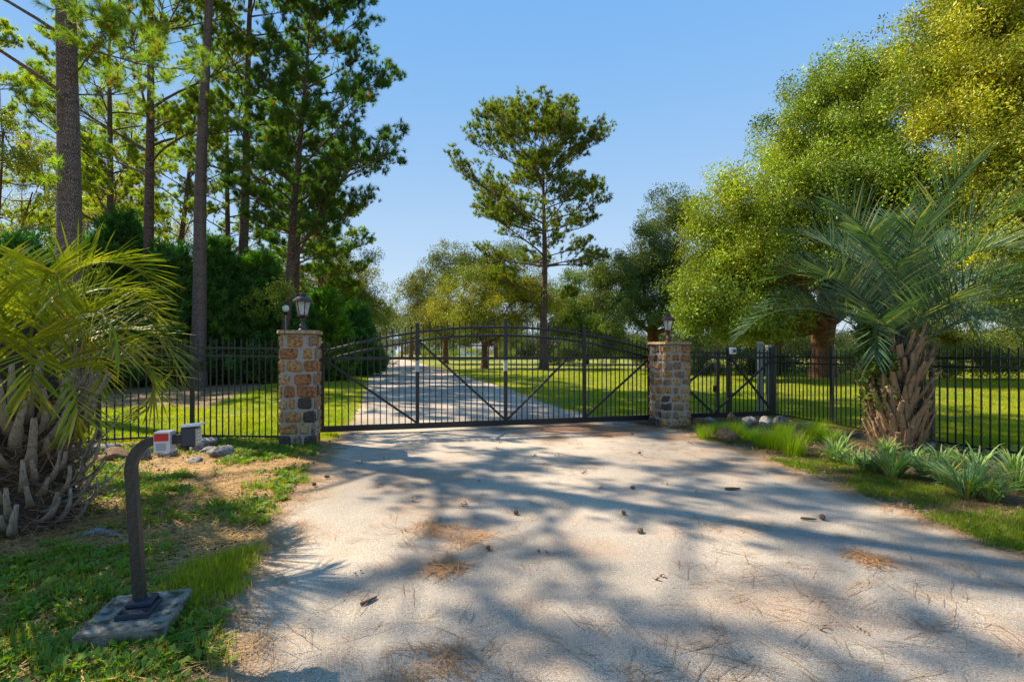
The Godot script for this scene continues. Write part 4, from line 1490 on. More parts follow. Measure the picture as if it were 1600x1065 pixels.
	pine("pine at the far left edge with low sunlit boughs", Vector3(-27.95, 0, -26.00), {"h": 20.0, "r": 0.24, "sd": 722, "whorls": lp.call(5.5, 19.6, 1.0), "per": 2, "dense": 0.72, "elev": 0.2, "epi": 0,
		"prof": [Vector2(5, 4.2), Vector2(10, 4.4), Vector2(16, 3.4), Vector2(20, 0.7)], "col": Color(0.405, 0.432, 0.0607)})
	pine("pine with a tall sparse crown behind the forked dark one", Vector3(-17.25, 0, -46.00), {"h": 17.0, "r": 0.24, "sd": 723, "whorls": lp.call(5.0, 16.6, 0.9), "per": 3, "dense": 0.9, "size": 1.2,
		"prof": [Vector2(5, 4.0), Vector2(9, 4.6), Vector2(14, 3.0), Vector2(17, 0.7)], "col": Color(0.203, 0.284, 0.0607)})
	# cedars
	var dk := Color(0.115, 0.235, 0.06)
	for a in [["dark cedar at the far left behind the palm fronds", 30, 19.0, 5.8, 1.90, dk], ["dark pointed cedar left of centre of the cedar row", 190, 24.5, 8.1, 2.73, dk], ["broad dark cedar left beside the leaning bare trunk", 265, 24.0, 6.3, 2.51, dk],
		["dark cedar directly right of the leaning bare trunk", 338, 25.5, 6.9, 2.36, dk], ["dark cedar just left of the stone pillar", 405, 26.5, 6.5, 2.34, dk], ["low dark cedar filling in behind the corner post", 118, 23.0, 6.1, 2.41, dk],
		["bright green sunlit juniper right of the pillar lantern", 505, 27.0, 4.7, 1.70, Color(0.16, 0.26, 0.03)], ["dark juniper at the start of the drive's left row", 556, 33.0, 4.5, 2.00, dk], ["small dark cedar between pillar and sunlit juniper", 470, 26.0, 3.8, 1.60, dk]]:
		cedar(a[0], Vector3((a[1] - 800.0) / 800.0 * a[2], 0, -a[2]), a[3], a[4], 800 + int(a[1]), a[5])
	# live oaks on the right
	var oy := Color(0.42, 0.50, 0.04)
	var og := Color(0.2, 0.31, 0.045)
	leafy("live_oak", "huge yellow green live oak with stout trunk painted sunlit orange on the right lawn", "tree", Vector3(18.49, 0, -30.50), [[Vector3(11.72, 6.61, -28.00), Vector3(2.80, 2.31, 2.56)], [Vector3(14.00, 9.05, -28.00), Vector3(3.33, 2.52, 2.92)], [Vector3(16.97, 11.86, -28.00), Vector3(3.67, 2.98, 3.33)], [Vector3(19.07, 15.01, -28.00), Vector3(3.33, 2.62, 2.98)], [Vector3(14.79, 5.60, -26.00), Vector3(3.74, 1.62, 2.68)], [Vector3(11.38, 4.86, -28.00), Vector3(2.62, 1.33, 1.98)], [Vector3(20.47, 5.90, -28.00), Vector3(3.85, 1.68, 2.77)], [Vector3(18.75, 9.35, -25.00), Vector3(3.75, 3.44, 3.59)], [Vector3(12.82, 3.90, -27.00), Vector3(3.04, 1.15, 2.09)], [Vector3(15.04, 7.51, -29.00), Vector3(3.44, 2.17, 2.81)], [Vector3(10.67, 3.56, -28.00), Vector3(2.10, 0.91, 1.50)], [Vector3(13.41, 2.80, -29.00), Vector3(2.17, 0.80, 1.49)], [Vector3(16.25, 8.36, -26.00), Vector3(2.92, 2.27, 2.60)]],
		{"sd": 901, "r": 0.66, "fork": 3.3, "lean": Vector3(0.1, 0, 0), "c1": og, "c2": oy, "cr": 0.62, "dens": 4.4, "mesh": "clump_fine", "gap": -0.3, "floor": 2.3}, "live oaks right of the drive")
	leafy("live_oak", "tall yellowing oak at the right edge above the palm", "tree", Vector3(20.5, 0, -18.0), [[Vector3(18.70, 11.45, -22.00), Vector3(3.30, 3.02, 3.16)], [Vector3(18.97, 14.91, -23.00), Vector3(2.16, 1.73, 1.94)], [Vector3(19.25, 7.55, -20.00), Vector3(2.75, 2.75, 2.75)], [Vector3(20.00, 12.05, -20.00), Vector3(3.00, 2.75, 2.88)], [Vector3(21.38, 7.49, -19.00), Vector3(2.85, 3.33, 3.09)], [Vector3(21.00, 4.30, -20.00), Vector3(2.75, 1.25, 2.00)], [Vector3(19.95, 15.72, -21.00), Vector3(2.89, 1.84, 2.36)]],
		{"sd": 902, "r": 0.6, "fork": 4.0, "c1": Color(0.24, 0.34, 0.045), "c2": Color(0.5, 0.5, 0.04), "cr": 0.58, "dens": 4.0, "mesh": "clump_fine", "gap": -0.28, "floor": 2.4}, "live oaks right of the drive")
	leafy("live_oak", "oak with shade painted into its leaves behind the right pillar lantern", "tree", Vector3(13.20, 0, -48.00), [[Vector3(15.39, 13.23, -47.00), Vector3(3.06, 2.47, 2.76)], [Vector3(12.00, 10.18, -48.00), Vector3(3.72, 2.70, 3.21)], [Vector3(15.30, 8.98, -48.00), Vector3(4.20, 3.00, 3.60)], [Vector3(10.00, 7.41, -50.00), Vector3(3.00, 2.50, 2.75)], [Vector3(13.51, 5.01, -47.00), Vector3(4.41, 2.23, 3.32)], [Vector3(15.95, 4.79, -44.00), Vector3(3.30, 1.98, 2.64)]],
		{"sd": 903, "r": 0.5, "fork": 3.5, "c1": Color(0.078, 0.143, 0.0455), "c2": Color(0.175, 0.225, 0.0438), "cr": 0.75, "dens": 3.8, "gap": -0.25}, "live oaks right of the drive")  # greens darkened to stand for shade on the side facing the camera
	leafy("broadleaf_tree", "bright green tree between the lone pine and the right pillar", "tree", Vector3(8.91, 0, -62.00), [[Vector3(8.14, 8.03, -62.00), Vector3(4.03, 3.88, 3.95)], [Vector3(11.24, 6.87, -62.00), Vector3(3.88, 3.49, 3.68)], [Vector3(6.59, 5.32, -62.00), Vector3(2.71, 3.10, 2.91)], [Vector3(9.38, 4.08, -60.00), Vector3(4.50, 2.10, 3.30)]],
		{"sd": 904, "r": 0.35, "fork": 2.6, "c1": Color(0.208, 0.312, 0.039), "c2": Color(0.4, 0.4, 0.0375), "cr": 0.85, "dens": 3.9, "gap": -0.1, "nf": 1.6}, "broad trees along the drive")
	leafy("live_oak", "olive green oak left of the lone pine, trunk fully visible", "tree", Vector3(-2.53, 0, -47.00), [[Vector3(-2.53, 7.06, -47.00), Vector3(3.06, 2.82, 2.94)], [Vector3(-5.28, 5.98, -48.00), Vector3(2.70, 2.52, 2.61)], [Vector3(0.35, 6.48, -47.00), Vector3(2.82, 2.64, 2.73)], [Vector3(-2.30, 4.36, -46.00), Vector3(4.71, 1.61, 3.16)], [Vector3(2.40, 6.28, -48.00), Vector3(2.16, 2.16, 2.16)]],
		{"sd": 905, "r": 0.3, "fork": 2.3, "c1": Color(0.234, 0.312, 0.0455), "c2": Color(0.45, 0.425, 0.0375), "cr": 0.7, "dens": 3.9, "gap": -0.1, "nf": 1.6, "floor": 2.4}, "broad trees along the drive")
	leafy("live_oak", "tall grey green oak at the bend of the drive", "tree", Vector3(-8.32, 0, -64.00), [[Vector3(-8.00, 10.24, -64.00), Vector3(3.84, 3.60, 3.72)], [Vector3(-5.12, 12.57, -66.00), Vector3(3.63, 3.46, 3.55)], [Vector3(-11.04, 7.20, -64.00), Vector3(3.20, 2.88, 3.04)], [Vector3(-7.88, 5.77, -63.00), Vector3(5.04, 2.36, 3.70)], [Vector3(-0.85, 12.48, -68.00), Vector3(4.08, 3.74, 3.91)]],
		{"sd": 906, "r": 0.36, "fork": 3.0, "c1": Color(0.156, 0.221, 0.0585), "c2": Color(0.275, 0.288, 0.0562), "cr": 0.9, "dens": 3.9, "gap": -0.1, "nf": 1.6, "floor": 3.0}, "broad trees along the drive")
	leafy("live_oak", "distant oak where the drive vanishes on the right side", "tree", Vector3(-18.17, 0, -92.00), [[Vector3(-17.82, 6.54, -92.00), Vector3(3.22, 3.22, 3.22)], [Vector3(-14.72, 8.85, -92.00), Vector3(3.68, 4.14, 3.91)]],
		{"sd": 907, "r": 0.4, "fork": 3.6, "c1": Color(0.156, 0.221, 0.0585), "c2": Color(0.312, 0.312, 0.0562), "cr": 1.1, "dens": 3.9, "gap": -0.1, "nf": 1.6, "floor": 3.4}, "broad trees along the drive")
	leafy("broadleaf_tree", "green roadside tree on the drive's left, nearest the gap of sky", "tree", Vector3(-14.82, 0, -52.00), [[Vector3(-14.62, 6.35, -52.00), Vector3(2.34, 2.73, 2.54)], [Vector3(-15.50, 8.66, -50.00), Vector3(2.75, 2.50, 2.62)], [Vector3(-14.30, 4.35, -55.00), Vector3(1.51, 2.20, 1.86)], [Vector3(-15.90, 5.08, -48.00), Vector3(2.76, 2.88, 2.82)], [Vector3(-17.46, 7.60, -49.00), Vector3(2.45, 2.45, 2.45)]],
		{"sd": 908, "r": 0.3, "fork": 2.6, "c1": Color(0.13, 0.221, 0.0455), "c2": Color(0.35, 0.338, 0.0375), "cr": 0.75, "dens": 3.9, "gap": -0.1, "nf": 1.6}, "broad trees along the drive")
	leafy("broadleaf_tree", "small far tree at the left end of the sky gap", "tree", Vector3(-25.72, 0, -105.00), [[Vector3(-25.46, 5.93, -105.00), Vector3(2.62, 3.41, 3.02)]],
		{"sd": 909, "r": 0.3, "fork": 3.0, "c1": Color(0.078, 0.117, 0.039), "c2": Color(0.125, 0.15, 0.0375), "cr": 1.1, "dens": 3.0, "floor": 2.5}, "broad trees along the drive")
	leafy("broadleaf_tree", "yellow green tree glowing behind the cedars left of the pillar", "tree", Vector3(-21.45, 0, -44.00), [[Vector3(-21.73, 7.54, -44.00), Vector3(2.64, 2.31, 2.48)], [Vector3(-20.35, 5.06, -44.00), Vector3(2.48, 2.48, 2.48)], [Vector3(-24.44, 6.09, -46.00), Vector3(2.59, 2.59, 2.59)]],
		{"sd": 910, "r": 0.3, "fork": 2.4, "c1": Color(0.26, 0.325, 0.0325), "c2": Color(0.5, 0.475, 0.0375), "cr": 0.7, "dens": 3.9, "gap": -0.1, "nf": 1.6}, "yellow green trees behind the pines")
	leafy("broadleaf_tree", "yellow green tree at the left picture edge behind the palm", "tree", Vector3(-21.79, 0, -21.00), [[Vector3(-20.87, 10.73, -21.00), Vector3(1.63, 2.23, 1.93)], [Vector3(-21.56, 8.73, -23.00), Vector3(1.67, 1.73, 1.70)], [Vector3(-20.75, 7.05, -20.00), Vector3(2.00, 1.75, 1.88)]],
		{"sd": 911, "r": 0.22, "fork": 3.0, "c1": Color(0.26, 0.325, 0.0325), "c2": Color(0.5, 0.475, 0.0375), "cr": 0.55, "dens": 1.7, "gap": -0.05}, "yellow green trees behind the pines")
	leafy("broadleaf_tree", "tall yellow green tree far behind the slender left pines", "tree", Vector3(-51.93, 0, -62.00), [[Vector3(-57.35, 26.25, -62.00), Vector3(5.42, 6.20, 5.81)], [Vector3(-52.00, 29.44, -64.00), Vector3(4.80, 5.60, 5.20)], [Vector3(-51.00, 17.95, -60.00), Vector3(6.75, 4.50, 5.62)], [Vector3(-58.50, 15.70, -60.00), Vector3(5.25, 4.50, 4.88)]],
		{"sd": 913, "r": 0.35, "fork": 4.0, "c1": Color(0.26, 0.325, 0.0325), "c2": Color(0.475, 0.45, 0.0375), "cr": 0.85, "dens": 1.3, "gap": 0.0}, "yellow green trees behind the pines")
	leafy("broadleaf_tree", "yellow green tree low between the slender left pines", "tree", Vector3(-33.00, 0, -48.00), [[Vector3(-35.10, 13.48, -48.00), Vector3(3.60, 3.60, 3.60)], [Vector3(-29.90, 10.11, -46.00), Vector3(3.16, 3.16, 3.16)], [Vector3(-41.25, 15.23, -50.00), Vector3(3.75, 3.75, 3.75)]],
		{"sd": 912, "r": 0.3, "fork": 3.0, "c1": Color(0.26, 0.325, 0.0325), "c2": Color(0.475, 0.45, 0.0375), "cr": 0.75, "dens": 1.6, "gap": -0.05}, "yellow green trees behind the pines")
	for a in [["low sunlit shrubs under the oaks at the bend of the drive", Vector3(-13.50, 0, -108.00), [[Vector3(-17.82, 1.33, -108.00), Vector3(2.43, 0.94, 1.69)], [Vector3(-12.82, 1.20, -108.00), Vector3(2.97, 0.81, 1.89)], [Vector3(-7.43, 1.20, -108.00), Vector3(2.70, 0.81, 1.75)], [Vector3(-1.99, 1.33, -106.00), Vector3(2.92, 1.06, 1.99)]], 931, 0.62],
		["yellow green shrubs between lone pine and bright tree", Vector3(6.00, 0, -60.00), [[Vector3(4.88, 1.30, -60.00), Vector3(1.35, 1.20, 1.27)], [Vector3(12.00, 1.45, -60.00), Vector3(2.25, 1.50, 1.88)], [Vector3(14.50, 1.60, -58.00), Vector3(1.74, 1.59, 1.67)]], 932, 0.6],
		["bushes hugging the drive's left side beyond the cedars", Vector3(-17.74, 0, -66.00), [[Vector3(-18.32, 1.60, -66.00), Vector3(1.16, 1.32, 1.24)], [Vector3(-18.03, 1.16, -70.00), Vector3(0.70, 0.70, 0.70)]], 933, 0.6],
		["yellow green bush between the dark cedars", Vector3(-16.09, 0, -25.00), [[Vector3(-15.77, 3.07, -24.50), Vector3(0.80, 1.23, 1.01)], [Vector3(-16.25, 5.11, -26.00), Vector3(0.78, 0.97, 0.88)]], 934, 0.42],
		["yellow green bush at the left end of the cedar row", Vector3(-18.90, 0, -21.00), [[Vector3(-18.25, 4.05, -20.00), Vector3(1.00, 1.25, 1.12)], [Vector3(-18.43, 5.12, -22.00), Vector3(0.82, 0.94, 0.88)]], 935, 0.42],
		["low yellow green bush just left of the stone pillar", Vector3(-13.81, 0, -26.00), [[Vector3(-14.45, 5.58, -27.00), Vector3(0.88, 1.15, 1.01)], [Vector3(-11.25, 3.94, -24.00), Vector3(0.60, 0.90, 0.75)]], 936, 0.45]]:
		leafy("shrub", a[0], "shrub", a[1], a[2], {"sd": a[3], "r": 0.0, "c1": Color(0.16, 0.27, 0.04), "c2": Color(0.42, 0.46, 0.04), "cr": a[4], "dens": 2.2, "floor": 0.05}, "low shrubs among the trees")
	leafy("broadleaf_tree", "leafy far tree hanging over the end of the drive", "tree", Vector3(-26.88, 0, -125.00), [[Vector3(-27.34, 5.97, -125.00), Vector3(3.44, 2.50, 2.97)], [Vector3(-31.25, 4.41, -125.00), Vector3(2.50, 1.88, 2.19)]],
		{"sd": 937, "r": 0.3, "fork": 3.0, "c1": Color(0.12, 0.19, 0.05), "c2": Color(0.25, 0.28, 0.05), "cr": 1.1, "dens": 2.6, "floor": 2.4}, "broad trees along the drive")
	leafy("broadleaf_tree", "far oak whose low crown half hides the white house", "tree", Vector3(-3.06, 0, -98.00), [[Vector3(-7.96, 4.42, -98.00), Vector3(5.14, 2.08, 3.61)], [Vector3(-1.84, 5.64, -98.00), Vector3(5.14, 3.19, 4.17)], [Vector3(-13.48, 4.05, -98.00), Vector3(3.67, 1.72, 2.69)]],
		{"sd": 938, "r": 0.35, "fork": 3.0, "c1": Color(0.14, 0.2, 0.045), "c2": Color(0.32, 0.34, 0.045), "cr": 1.0, "dens": 2.6, "floor": 2.0}, "broad trees along the drive")
	# hedges and shrubs behind the right lawn
	var hb := [["long dark hedge behind the gate tail across the lawn", 1140, 33, 1200, 1.5], ["dark shrub right behind the oak trunk", 1330, 36, 1330, 1.9], ["clipped green hedge at the right edge of the far lawn", 1560, 27, 1560, 1.5], ["dark round bush right of the lone pine", 905, 52, 905, 2.6]]
	leafy("hedge", hb[0][0], "hedge", Vector3(14.44, 0, -33.00), [[Vector3(11.96, 0.78, -33.00), Vector3(1.32, 1.07, 1.20)], [Vector3(14.03, 0.69, -33.00), Vector3(1.49, 0.99, 1.24)], [Vector3(16.29, 0.78, -33.00), Vector3(1.49, 1.07, 1.28)], [Vector3(18.70, 0.58, -34.00), Vector3(1.36, 0.94, 1.15)]], {"sd": 921, "r": 0.0, "c1": Color(0.039, 0.091, 0.026), "c2": Color(0.075, 0.125, 0.0312), "cr": 0.45, "dens": 3.2, "floor": 0.05})
	leafy("shrub", hb[1][0], "shrub", Vector3(24.53, 0, -36.00), [[Vector3(23.85, 1.06, -36.00), Vector3(1.53, 1.17, 1.35)], [Vector3(26.32, 0.84, -36.00), Vector3(1.80, 0.99, 1.40)]], {"sd": 922, "r": 0.0, "c1": Color(0.0455, 0.0975, 0.026), "c2": Color(0.0875, 0.15, 0.0312), "cr": 0.45, "dens": 3.2, "floor": 0.05})
	leafy("hedge", hb[2][0], "hedge", Vector3(26.25, 0, -28.00), [[Vector3(23.80, 1.00, -28.00), Vector3(1.26, 0.77, 1.01)], [Vector3(26.07, 1.11, -28.00), Vector3(1.40, 0.91, 1.16)], [Vector3(28.70, 1.18, -28.00), Vector3(1.61, 0.98, 1.29)]], {"sd": 923, "r": 0.0, "c1": Color(0.065, 0.117, 0.026), "c2": Color(0.15, 0.2, 0.0312), "cr": 0.42, "dens": 3.2, "floor": 0.05})
	leafy("shrub", hb[3][0], "shrub", Vector3(5.74, 0, -54.00), [[Vector3(5.74, 1.47, -54.00), Vector3(1.62, 1.35, 1.49)], [Vector3(8.10, 1.60, -54.00), Vector3(1.62, 1.22, 1.42)]], {"sd": 924, "r": 0.0, "c1": Color(0.052, 0.104, 0.026), "c2": Color(0.125, 0.188, 0.0312), "cr": 0.5, "dens": 3.2, "floor": 0.05})
	leafy("broadleaf_tree", "pale green tree beyond the far lawn under the palm fronds", "tree", Vector3(36.75, 0, -42.00), [[Vector3(34.12, 4.64, -42.00), Vector3(3.15, 2.10, 2.62)], [Vector3(38.85, 5.17, -42.00), Vector3(3.41, 2.42, 2.91)], [Vector3(43.05, 4.64, -42.00), Vector3(3.15, 2.62, 2.89)], [Vector3(31.18, 4.18, -43.00), Vector3(2.69, 1.83, 2.26)], [Vector3(35.00, 2.75, -40.00), Vector3(4.50, 1.20, 2.85)]],
		{"sd": 925, "r": 0.3, "fork": 2.4, "c1": Color(0.169, 0.221, 0.039), "c2": Color(0.275, 0.275, 0.0438), "cr": 0.65, "dens": 2.6}, "broad trees along the drive")
	leafy("broadleaf_tree", "grey green mossy tree behind the timber posts", "tree", Vector3(26.98, 0, -52.00), [[Vector3(25.35, 4.72, -52.00), Vector3(3.25, 2.34, 2.79)], [Vector3(28.60, 4.39, -52.00), Vector3(2.99, 2.21, 2.60)], [Vector3(22.75, 4.07, -52.00), Vector3(2.60, 1.95, 2.27)]],
		{"sd": 926, "r": 0.35, "fork": 2.6, "c1": Color(0.117, 0.156, 0.052), "c2": Color(0.213, 0.225, 0.075), "cr": 0.75, "dens": 2.6}, "broad trees along the drive")


func build_station() -> void:
	var o := Vector3(-2.16, 0.0, -2.96)
	var turn := 0.27
	var pad := thing("concrete_pad", "square weathered concrete pad under the keypad post", "concrete pad", o, turn)
	rng.seed = 41
	var g := Geo.new()
	g.block(Vector3(0, 0.03, 0), Vector3(0.43, 0.15, 0.47), 0.012, 0.006, rng)
	part(pad, "slab", g.mesh(), M.concrete)
	var t := thing("keypad_post", "dark gooseneck keypad post with a red and white box", "keypad post", o + Vector3(0, 0.106, 0), turn)
	g = Geo.new()
	g.block(Vector3(0.01, 0.014, 0.02), Vector3(0.17, 0.028, 0.2), 0.004, 0.001, rng)
	part(t, "base_plate", g.mesh(), M.box_plastic)
	g = Geo.new()
	g.block(Vector3(0.01, 0.042, -0.02), Vector3(0.13, 0.028, 0.13), 0.006, 0.001, rng)
	part(t, "base_collar", g.mesh(), M.box_plastic)
	for s in [[-0.055, 0.095], [0.075, 0.095], [0.075, -0.06], [-0.055, -0.06]]:
		g = Geo.new()
		g.lathe(PackedVector2Array([Vector2(0.011, 0.0), Vector2(0.011, 0.012), Vector2(0.0, 0.014)]), 6, Vector3.ZERO, true)
		part(t, "bolt", g.mesh(), M.iron_worn, Vector3(s[0], 0.028, s[1]))
	g = Geo.new()
	var p := PackedVector3Array([Vector3(0, 0.03, -0.02), Vector3(-0.024, 0.45, -0.02), Vector3(-0.045, 0.80, -0.02)])
	for k in range(1, 11):
		var a := PI * 0.5 * k / 10.0
		p.push_back(Vector3(0.085 - 0.13 * cos(a), 0.80 + 0.17 * sin(a), -0.02))
	p.push_back(Vector3(0.29, 0.977, -0.02))
	var r := PackedFloat32Array()
	for q in p: r.push_back(0.064)
	# square tube with real corners
	for i in p.size() - 1:
		var d0 := (p[i + 1] - p[maxi(i - 1, 0)]).normalized()
		var d1 := (p[mini(i + 2, p.size() - 1)] - p[i]).normalized()
		var w := 0.0265
		var c := []
		for e in [[p[i], d0], [p[i + 1], d1]]:
			var x: Vector3 = e[1].cross(Vector3.BACK).normalized() * w
			var z := Vector3.BACK * w
			c.append([e[0] - x - z, e[0] + x - z, e[0] + x + z, e[0] - x + z])
		for k in 4:
			g._out([c[0][k], c[0][(k + 1) % 4], c[1][(k + 1) % 4], c[1][k]], (p[i] + p[i + 1]) * 0.5)
	part(t, "gooseneck", g.mesh(), M.post_paint)
	var sb := part(t, "sign_box", unit_box(Vector3(0.082, 0.118, 0.09)), M.plastic_white, Vector3(0.13, 0.965, -0.005))
	g = Geo.new()
	g.block(Vector3.ZERO, Vector3(0.072, 0.044, 0.006), 0.002, 0.0, rng)
	part(sb, "red_panel", g.mesh(), M.plastic_red, Vector3(-0.002, 0.029, 0.046))
	part(sb, "label_plate", unit_box(Vector3(0.05, 0.042, 0.004)), M.plate_grey, Vector3(-0.004, -0.026, 0.046))
	part(sb, "red_panel", unit_box(Vector3(0.006, 0.044, 0.076)), M.plastic_red, Vector3(-0.04, 0.029, 0.0))
	var kb := Geo.new()
	kb.block(Vector3.ZERO, Vector3(0.08, 0.12, 0.1), 0.01, 0.0, rng)
	var kp := part(t, "keypad_box", kb.mesh(), M.box_plastic, Vector3(0.262, 0.99, -0.01))
	kb = Geo.new()
	kb.block(Vector3.ZERO, Vector3(0.105, 0.01, 0.115), 0.004, 0.0, rng)
	part(kp, "rain_hood", kb.mesh(), M.plastic_white, Vector3(0.01, 0.064, 0.0), Basis(Vector3.BACK, 0.06))
	part(kp, "keypad_face", unit_box(Vector3(0.008, 0.1, 0.084)), M.keypad_face, Vector3(0.042, -0.004, 0.0))
	for i in 4:
		for j in 3:
			part(kp, "key_button", unit_box(Vector3(0.006, 0.014, 0.018)), M.key_button, Vector3(0.048, 0.028 - i * 0.02, -0.024 + j * 0.024))


func lily_mesh(sd: int, n: int) -> ArrayMesh:
	rng.seed = sd
	var g := Geo.new()
	for i in n:
		var a := rng.randf() * TAU
		var hd := Vector3(cos(a), 0, sin(a))
		var e := rng.randf_range(0.75, 1.45)
		var l := rng.randf_range(0.4, 0.68)
		var p := PackedVector3Array([hd * rng.randf_range(0.0, 0.09)])
		var w := PackedVector3Array()
		var side := Vector3(-hd.z, 0, hd.x)
		for k in 7:
			var s := k / 6.0
			w.push_back(side * 0.015 * [0.7, 0.95, 1.0, 0.95, 0.75, 0.45, 0.04][k])
			if k < 6: p.push_back(p[k] + (hd * cos(e) + Vector3.UP * sin(e)) * l / 6.0)
			e -= rng.randf_range(0.12, 0.46) * (0.3 + s)
		var gr := mixc(Color(0.08, 0.2, 0.045), Color(0.18, 0.3, 0.06), rng.randf())
		var cr := mixc(Color(0.55, 0.58, 0.32), Color(0.32, 0.42, 0.18), rng.randf())
		if rng.randf() < 0.05:
			gr = Color(0.4, 0.33, 0.04); cr = gr
		g.blade(p, w, [cr, gr, cr], [-1.0, -0.7, 0.7, 1.0])
	return g.mesh()


func build_beds() -> void:
	# rocks by the left fence
	rng.seed = 1001
	var i := 0
	for a in [["grey rock nearest the left palm", Vector3(-6.33, 0, -7.36), 0.34, 0.24, 0], ["pale rock beside the corner post", Vector3(-6.42, 0, -7.80), 0.24, 0.18, 0], ["small pale rock under the fence corner", Vector3(-6.30, 0, -8.00), 0.3, 0.16, 0], ["long brown grey rock left of the keypad post", Vector3(-5.72, 0, -7.36), 0.46, 0.24, 1], ["white grey rock just behind the gooseneck bend", Vector3(-5.38, 0, -7.44), 0.3, 0.28, 0],
		["flat pale rock below the red and white box", Vector3(-5.12, 0, -7.62), 0.34, 0.18, 0], ["brown wedge rock under the dark keypad box", Vector3(-5.24, 0, -8.26), 0.42, 0.24, 1], ["rounded pale rock right of the brown wedge rock", Vector3(-4.97, 0, -8.05), 0.24, 0.2, 0], ["dark topped grey rock on the right of the pile", Vector3(-5.01, 0, -8.42), 0.34, 0.22, 0], ["small flat white rock in the pile's right half", Vector3(-4.74, 0, -8.00), 0.3, 0.12, 0],
		["blue grey angular rock at the right end of the pile", Vector3(-4.39, 0, -7.71), 0.36, 0.22, 0], ["small grey rock half sunk in the left verge", Vector3(-4.56, 0, -7.36), 0.28, 0.12, 0], ["little upright stone below the white sign box", Vector3(-5.16, 0, -7.53), 0.13, 0.2, 0],
		["rock beside the rubble pillar, yellowish", Vector3(4.03, 0, -11.03), 0.4, 0.2, 1], ["white rock right of the gate motor", Vector3(4.31, 0, -11.23), 0.32, 0.16, 0], ["upright brown rock under the gate tail", Vector3(4.80, 0, -11.23), 0.26, 0.3, 1], ["light blue grey rock behind the grass clumps", Vector3(5.00, 0, -10.76), 0.4, 0.22, 0], ["pale rock below the timber posts", Vector3(5.22, 0, -10.49), 0.38, 0.26, 0],
		["grey white rock right of the timber posts", Vector3(5.53, 0, -10.58), 0.36, 0.26, 0], ["small white rock near the first right fence post", Vector3(5.96, 0, -10.32), 0.28, 0.16, 0], ["grey rock tucked against the right palm foot", Vector3(6.65, 0, -8.21), 0.3, 0.16, 0]]:
		i += 1
		var at: Vector3 = a[1]
		at.y = ground_height(at.x, -at.z) + a[3] * 0.28
		var o := part(self, "rock", rock_mesh(Vector3(a[2], a[3], a[2] * 0.75) * 1.05, 10 + i), M.boulder_brown if a[4] == 1 else M.boulder, at, Basis(Vector3.UP, rng.randf() * TAU))
		tag(o, a[0], "rock", "rocks edging the beds")
	# a fibrous stump by the road
	var st := part(self, "stump", rock_mesh(Vector3(0.42, 0.3, 0.36), 77), M.boulder_brown, Vector3(3.80, 0, -9.01) + Vector3(0, 0.07, 0))
	tag(st, "round brown fibrous stump at the road edge among grass clumps", "stump")
	var dw := Geo.new()
	rng.seed = 1100
	dw.tube(PackedVector3Array([Vector3(-0.2, 0.03, 0.12), Vector3(-0.08, 0.045, 0.05), Vector3(0.02, 0.07, 0.0), Vector3(0.14, 0.05, 0.0), Vector3(0.26, 0.025, 0.02)]), PackedFloat32Array([0.012, 0.024, 0.04, 0.022, 0.006]), 8, true, 0.2, rng)
	dw.tube(PackedVector3Array([Vector3(0.0, 0.06, 0.0), Vector3(-0.06, 0.05, -0.06), Vector3(-0.13, 0.03, -0.08)]), PackedFloat32Array([0.03, 0.02, 0.006]), 7, true, 0.2, rng)
	tag(part(self, "driftwood", dw.mesh(), M.driftwood, Vector3(-3.54, 0, -4.35)), "bleached grey piece of driftwood beside the left palm", "driftwood")
	# fine grass clumps, greens raised to stand in for missing sunlight
	var gm := [grass_mesh(420, 0.16, 0.42, 0.0045, 0.75, 51, Color(0.26, 0.48, 0.03), Color(0.5, 0.56, 0.03)), grass_mesh(380, 0.15, 0.36, 0.0045, 0.85, 52, Color(0.18, 0.42, 0.03), Color(0.42, 0.52, 0.03))]
	rng.seed = 1200
	var proto: Node3D
	var k := 0
	for a in [["first fine grass clump, right at the rubble pillar foot", 1100, 686, 0.75], ["fine grass clump between pillar and stump, behind", 1122, 680, 0.8], ["fine grass clump behind the brown stump", 1150, 684, 0.8], ["fine grass clump just right of the stump", 1170, 690, 0.75], ["bright tallest grass clump in the middle of the bed", 1213, 703, 1.1], ["bright grass clump left of the tallest one", 1192, 700, 0.95],
		["bright grass clump in front nearest the road edge", 1240, 712, 1.0], ["grass clump behind the tallest one by the fence", 1225, 686, 0.9], ["grass clump under the first right fence post", 1272, 690, 1.0], ["last fine grass clump touching the striped lilies", 1296, 694, 0.85]]:
		var z: float = 1280.0 / (a[2] - 548.0)
		var at := Vector3((a[1] - 800.0) / 800.0 * z, 0, -z)
		at.y = ground_height(at.x, z)
		var o: Node3D
		if k == 0:
			o = thing("grass_clump", a[0], "grass clump", at, 0.0, "fine grass clumps in the right bed")
			var mi := part(o, "blades", gm[0], M.grass)
			proto = o
		else:
			o = copy(proto, "grass_clump", a[0])
			o.position = at
			if k % 2: o.get_child(0).mesh = gm[1]
		o.rotation.y = rng.randf() * TAU
		o.scale = Vector3.ONE * a[3]
		k += 1
	# striped lilies
	var lm := [lily_mesh(61, 70), lily_mesh(62, 60), lily_mesh(63, 80)]
	k = 0
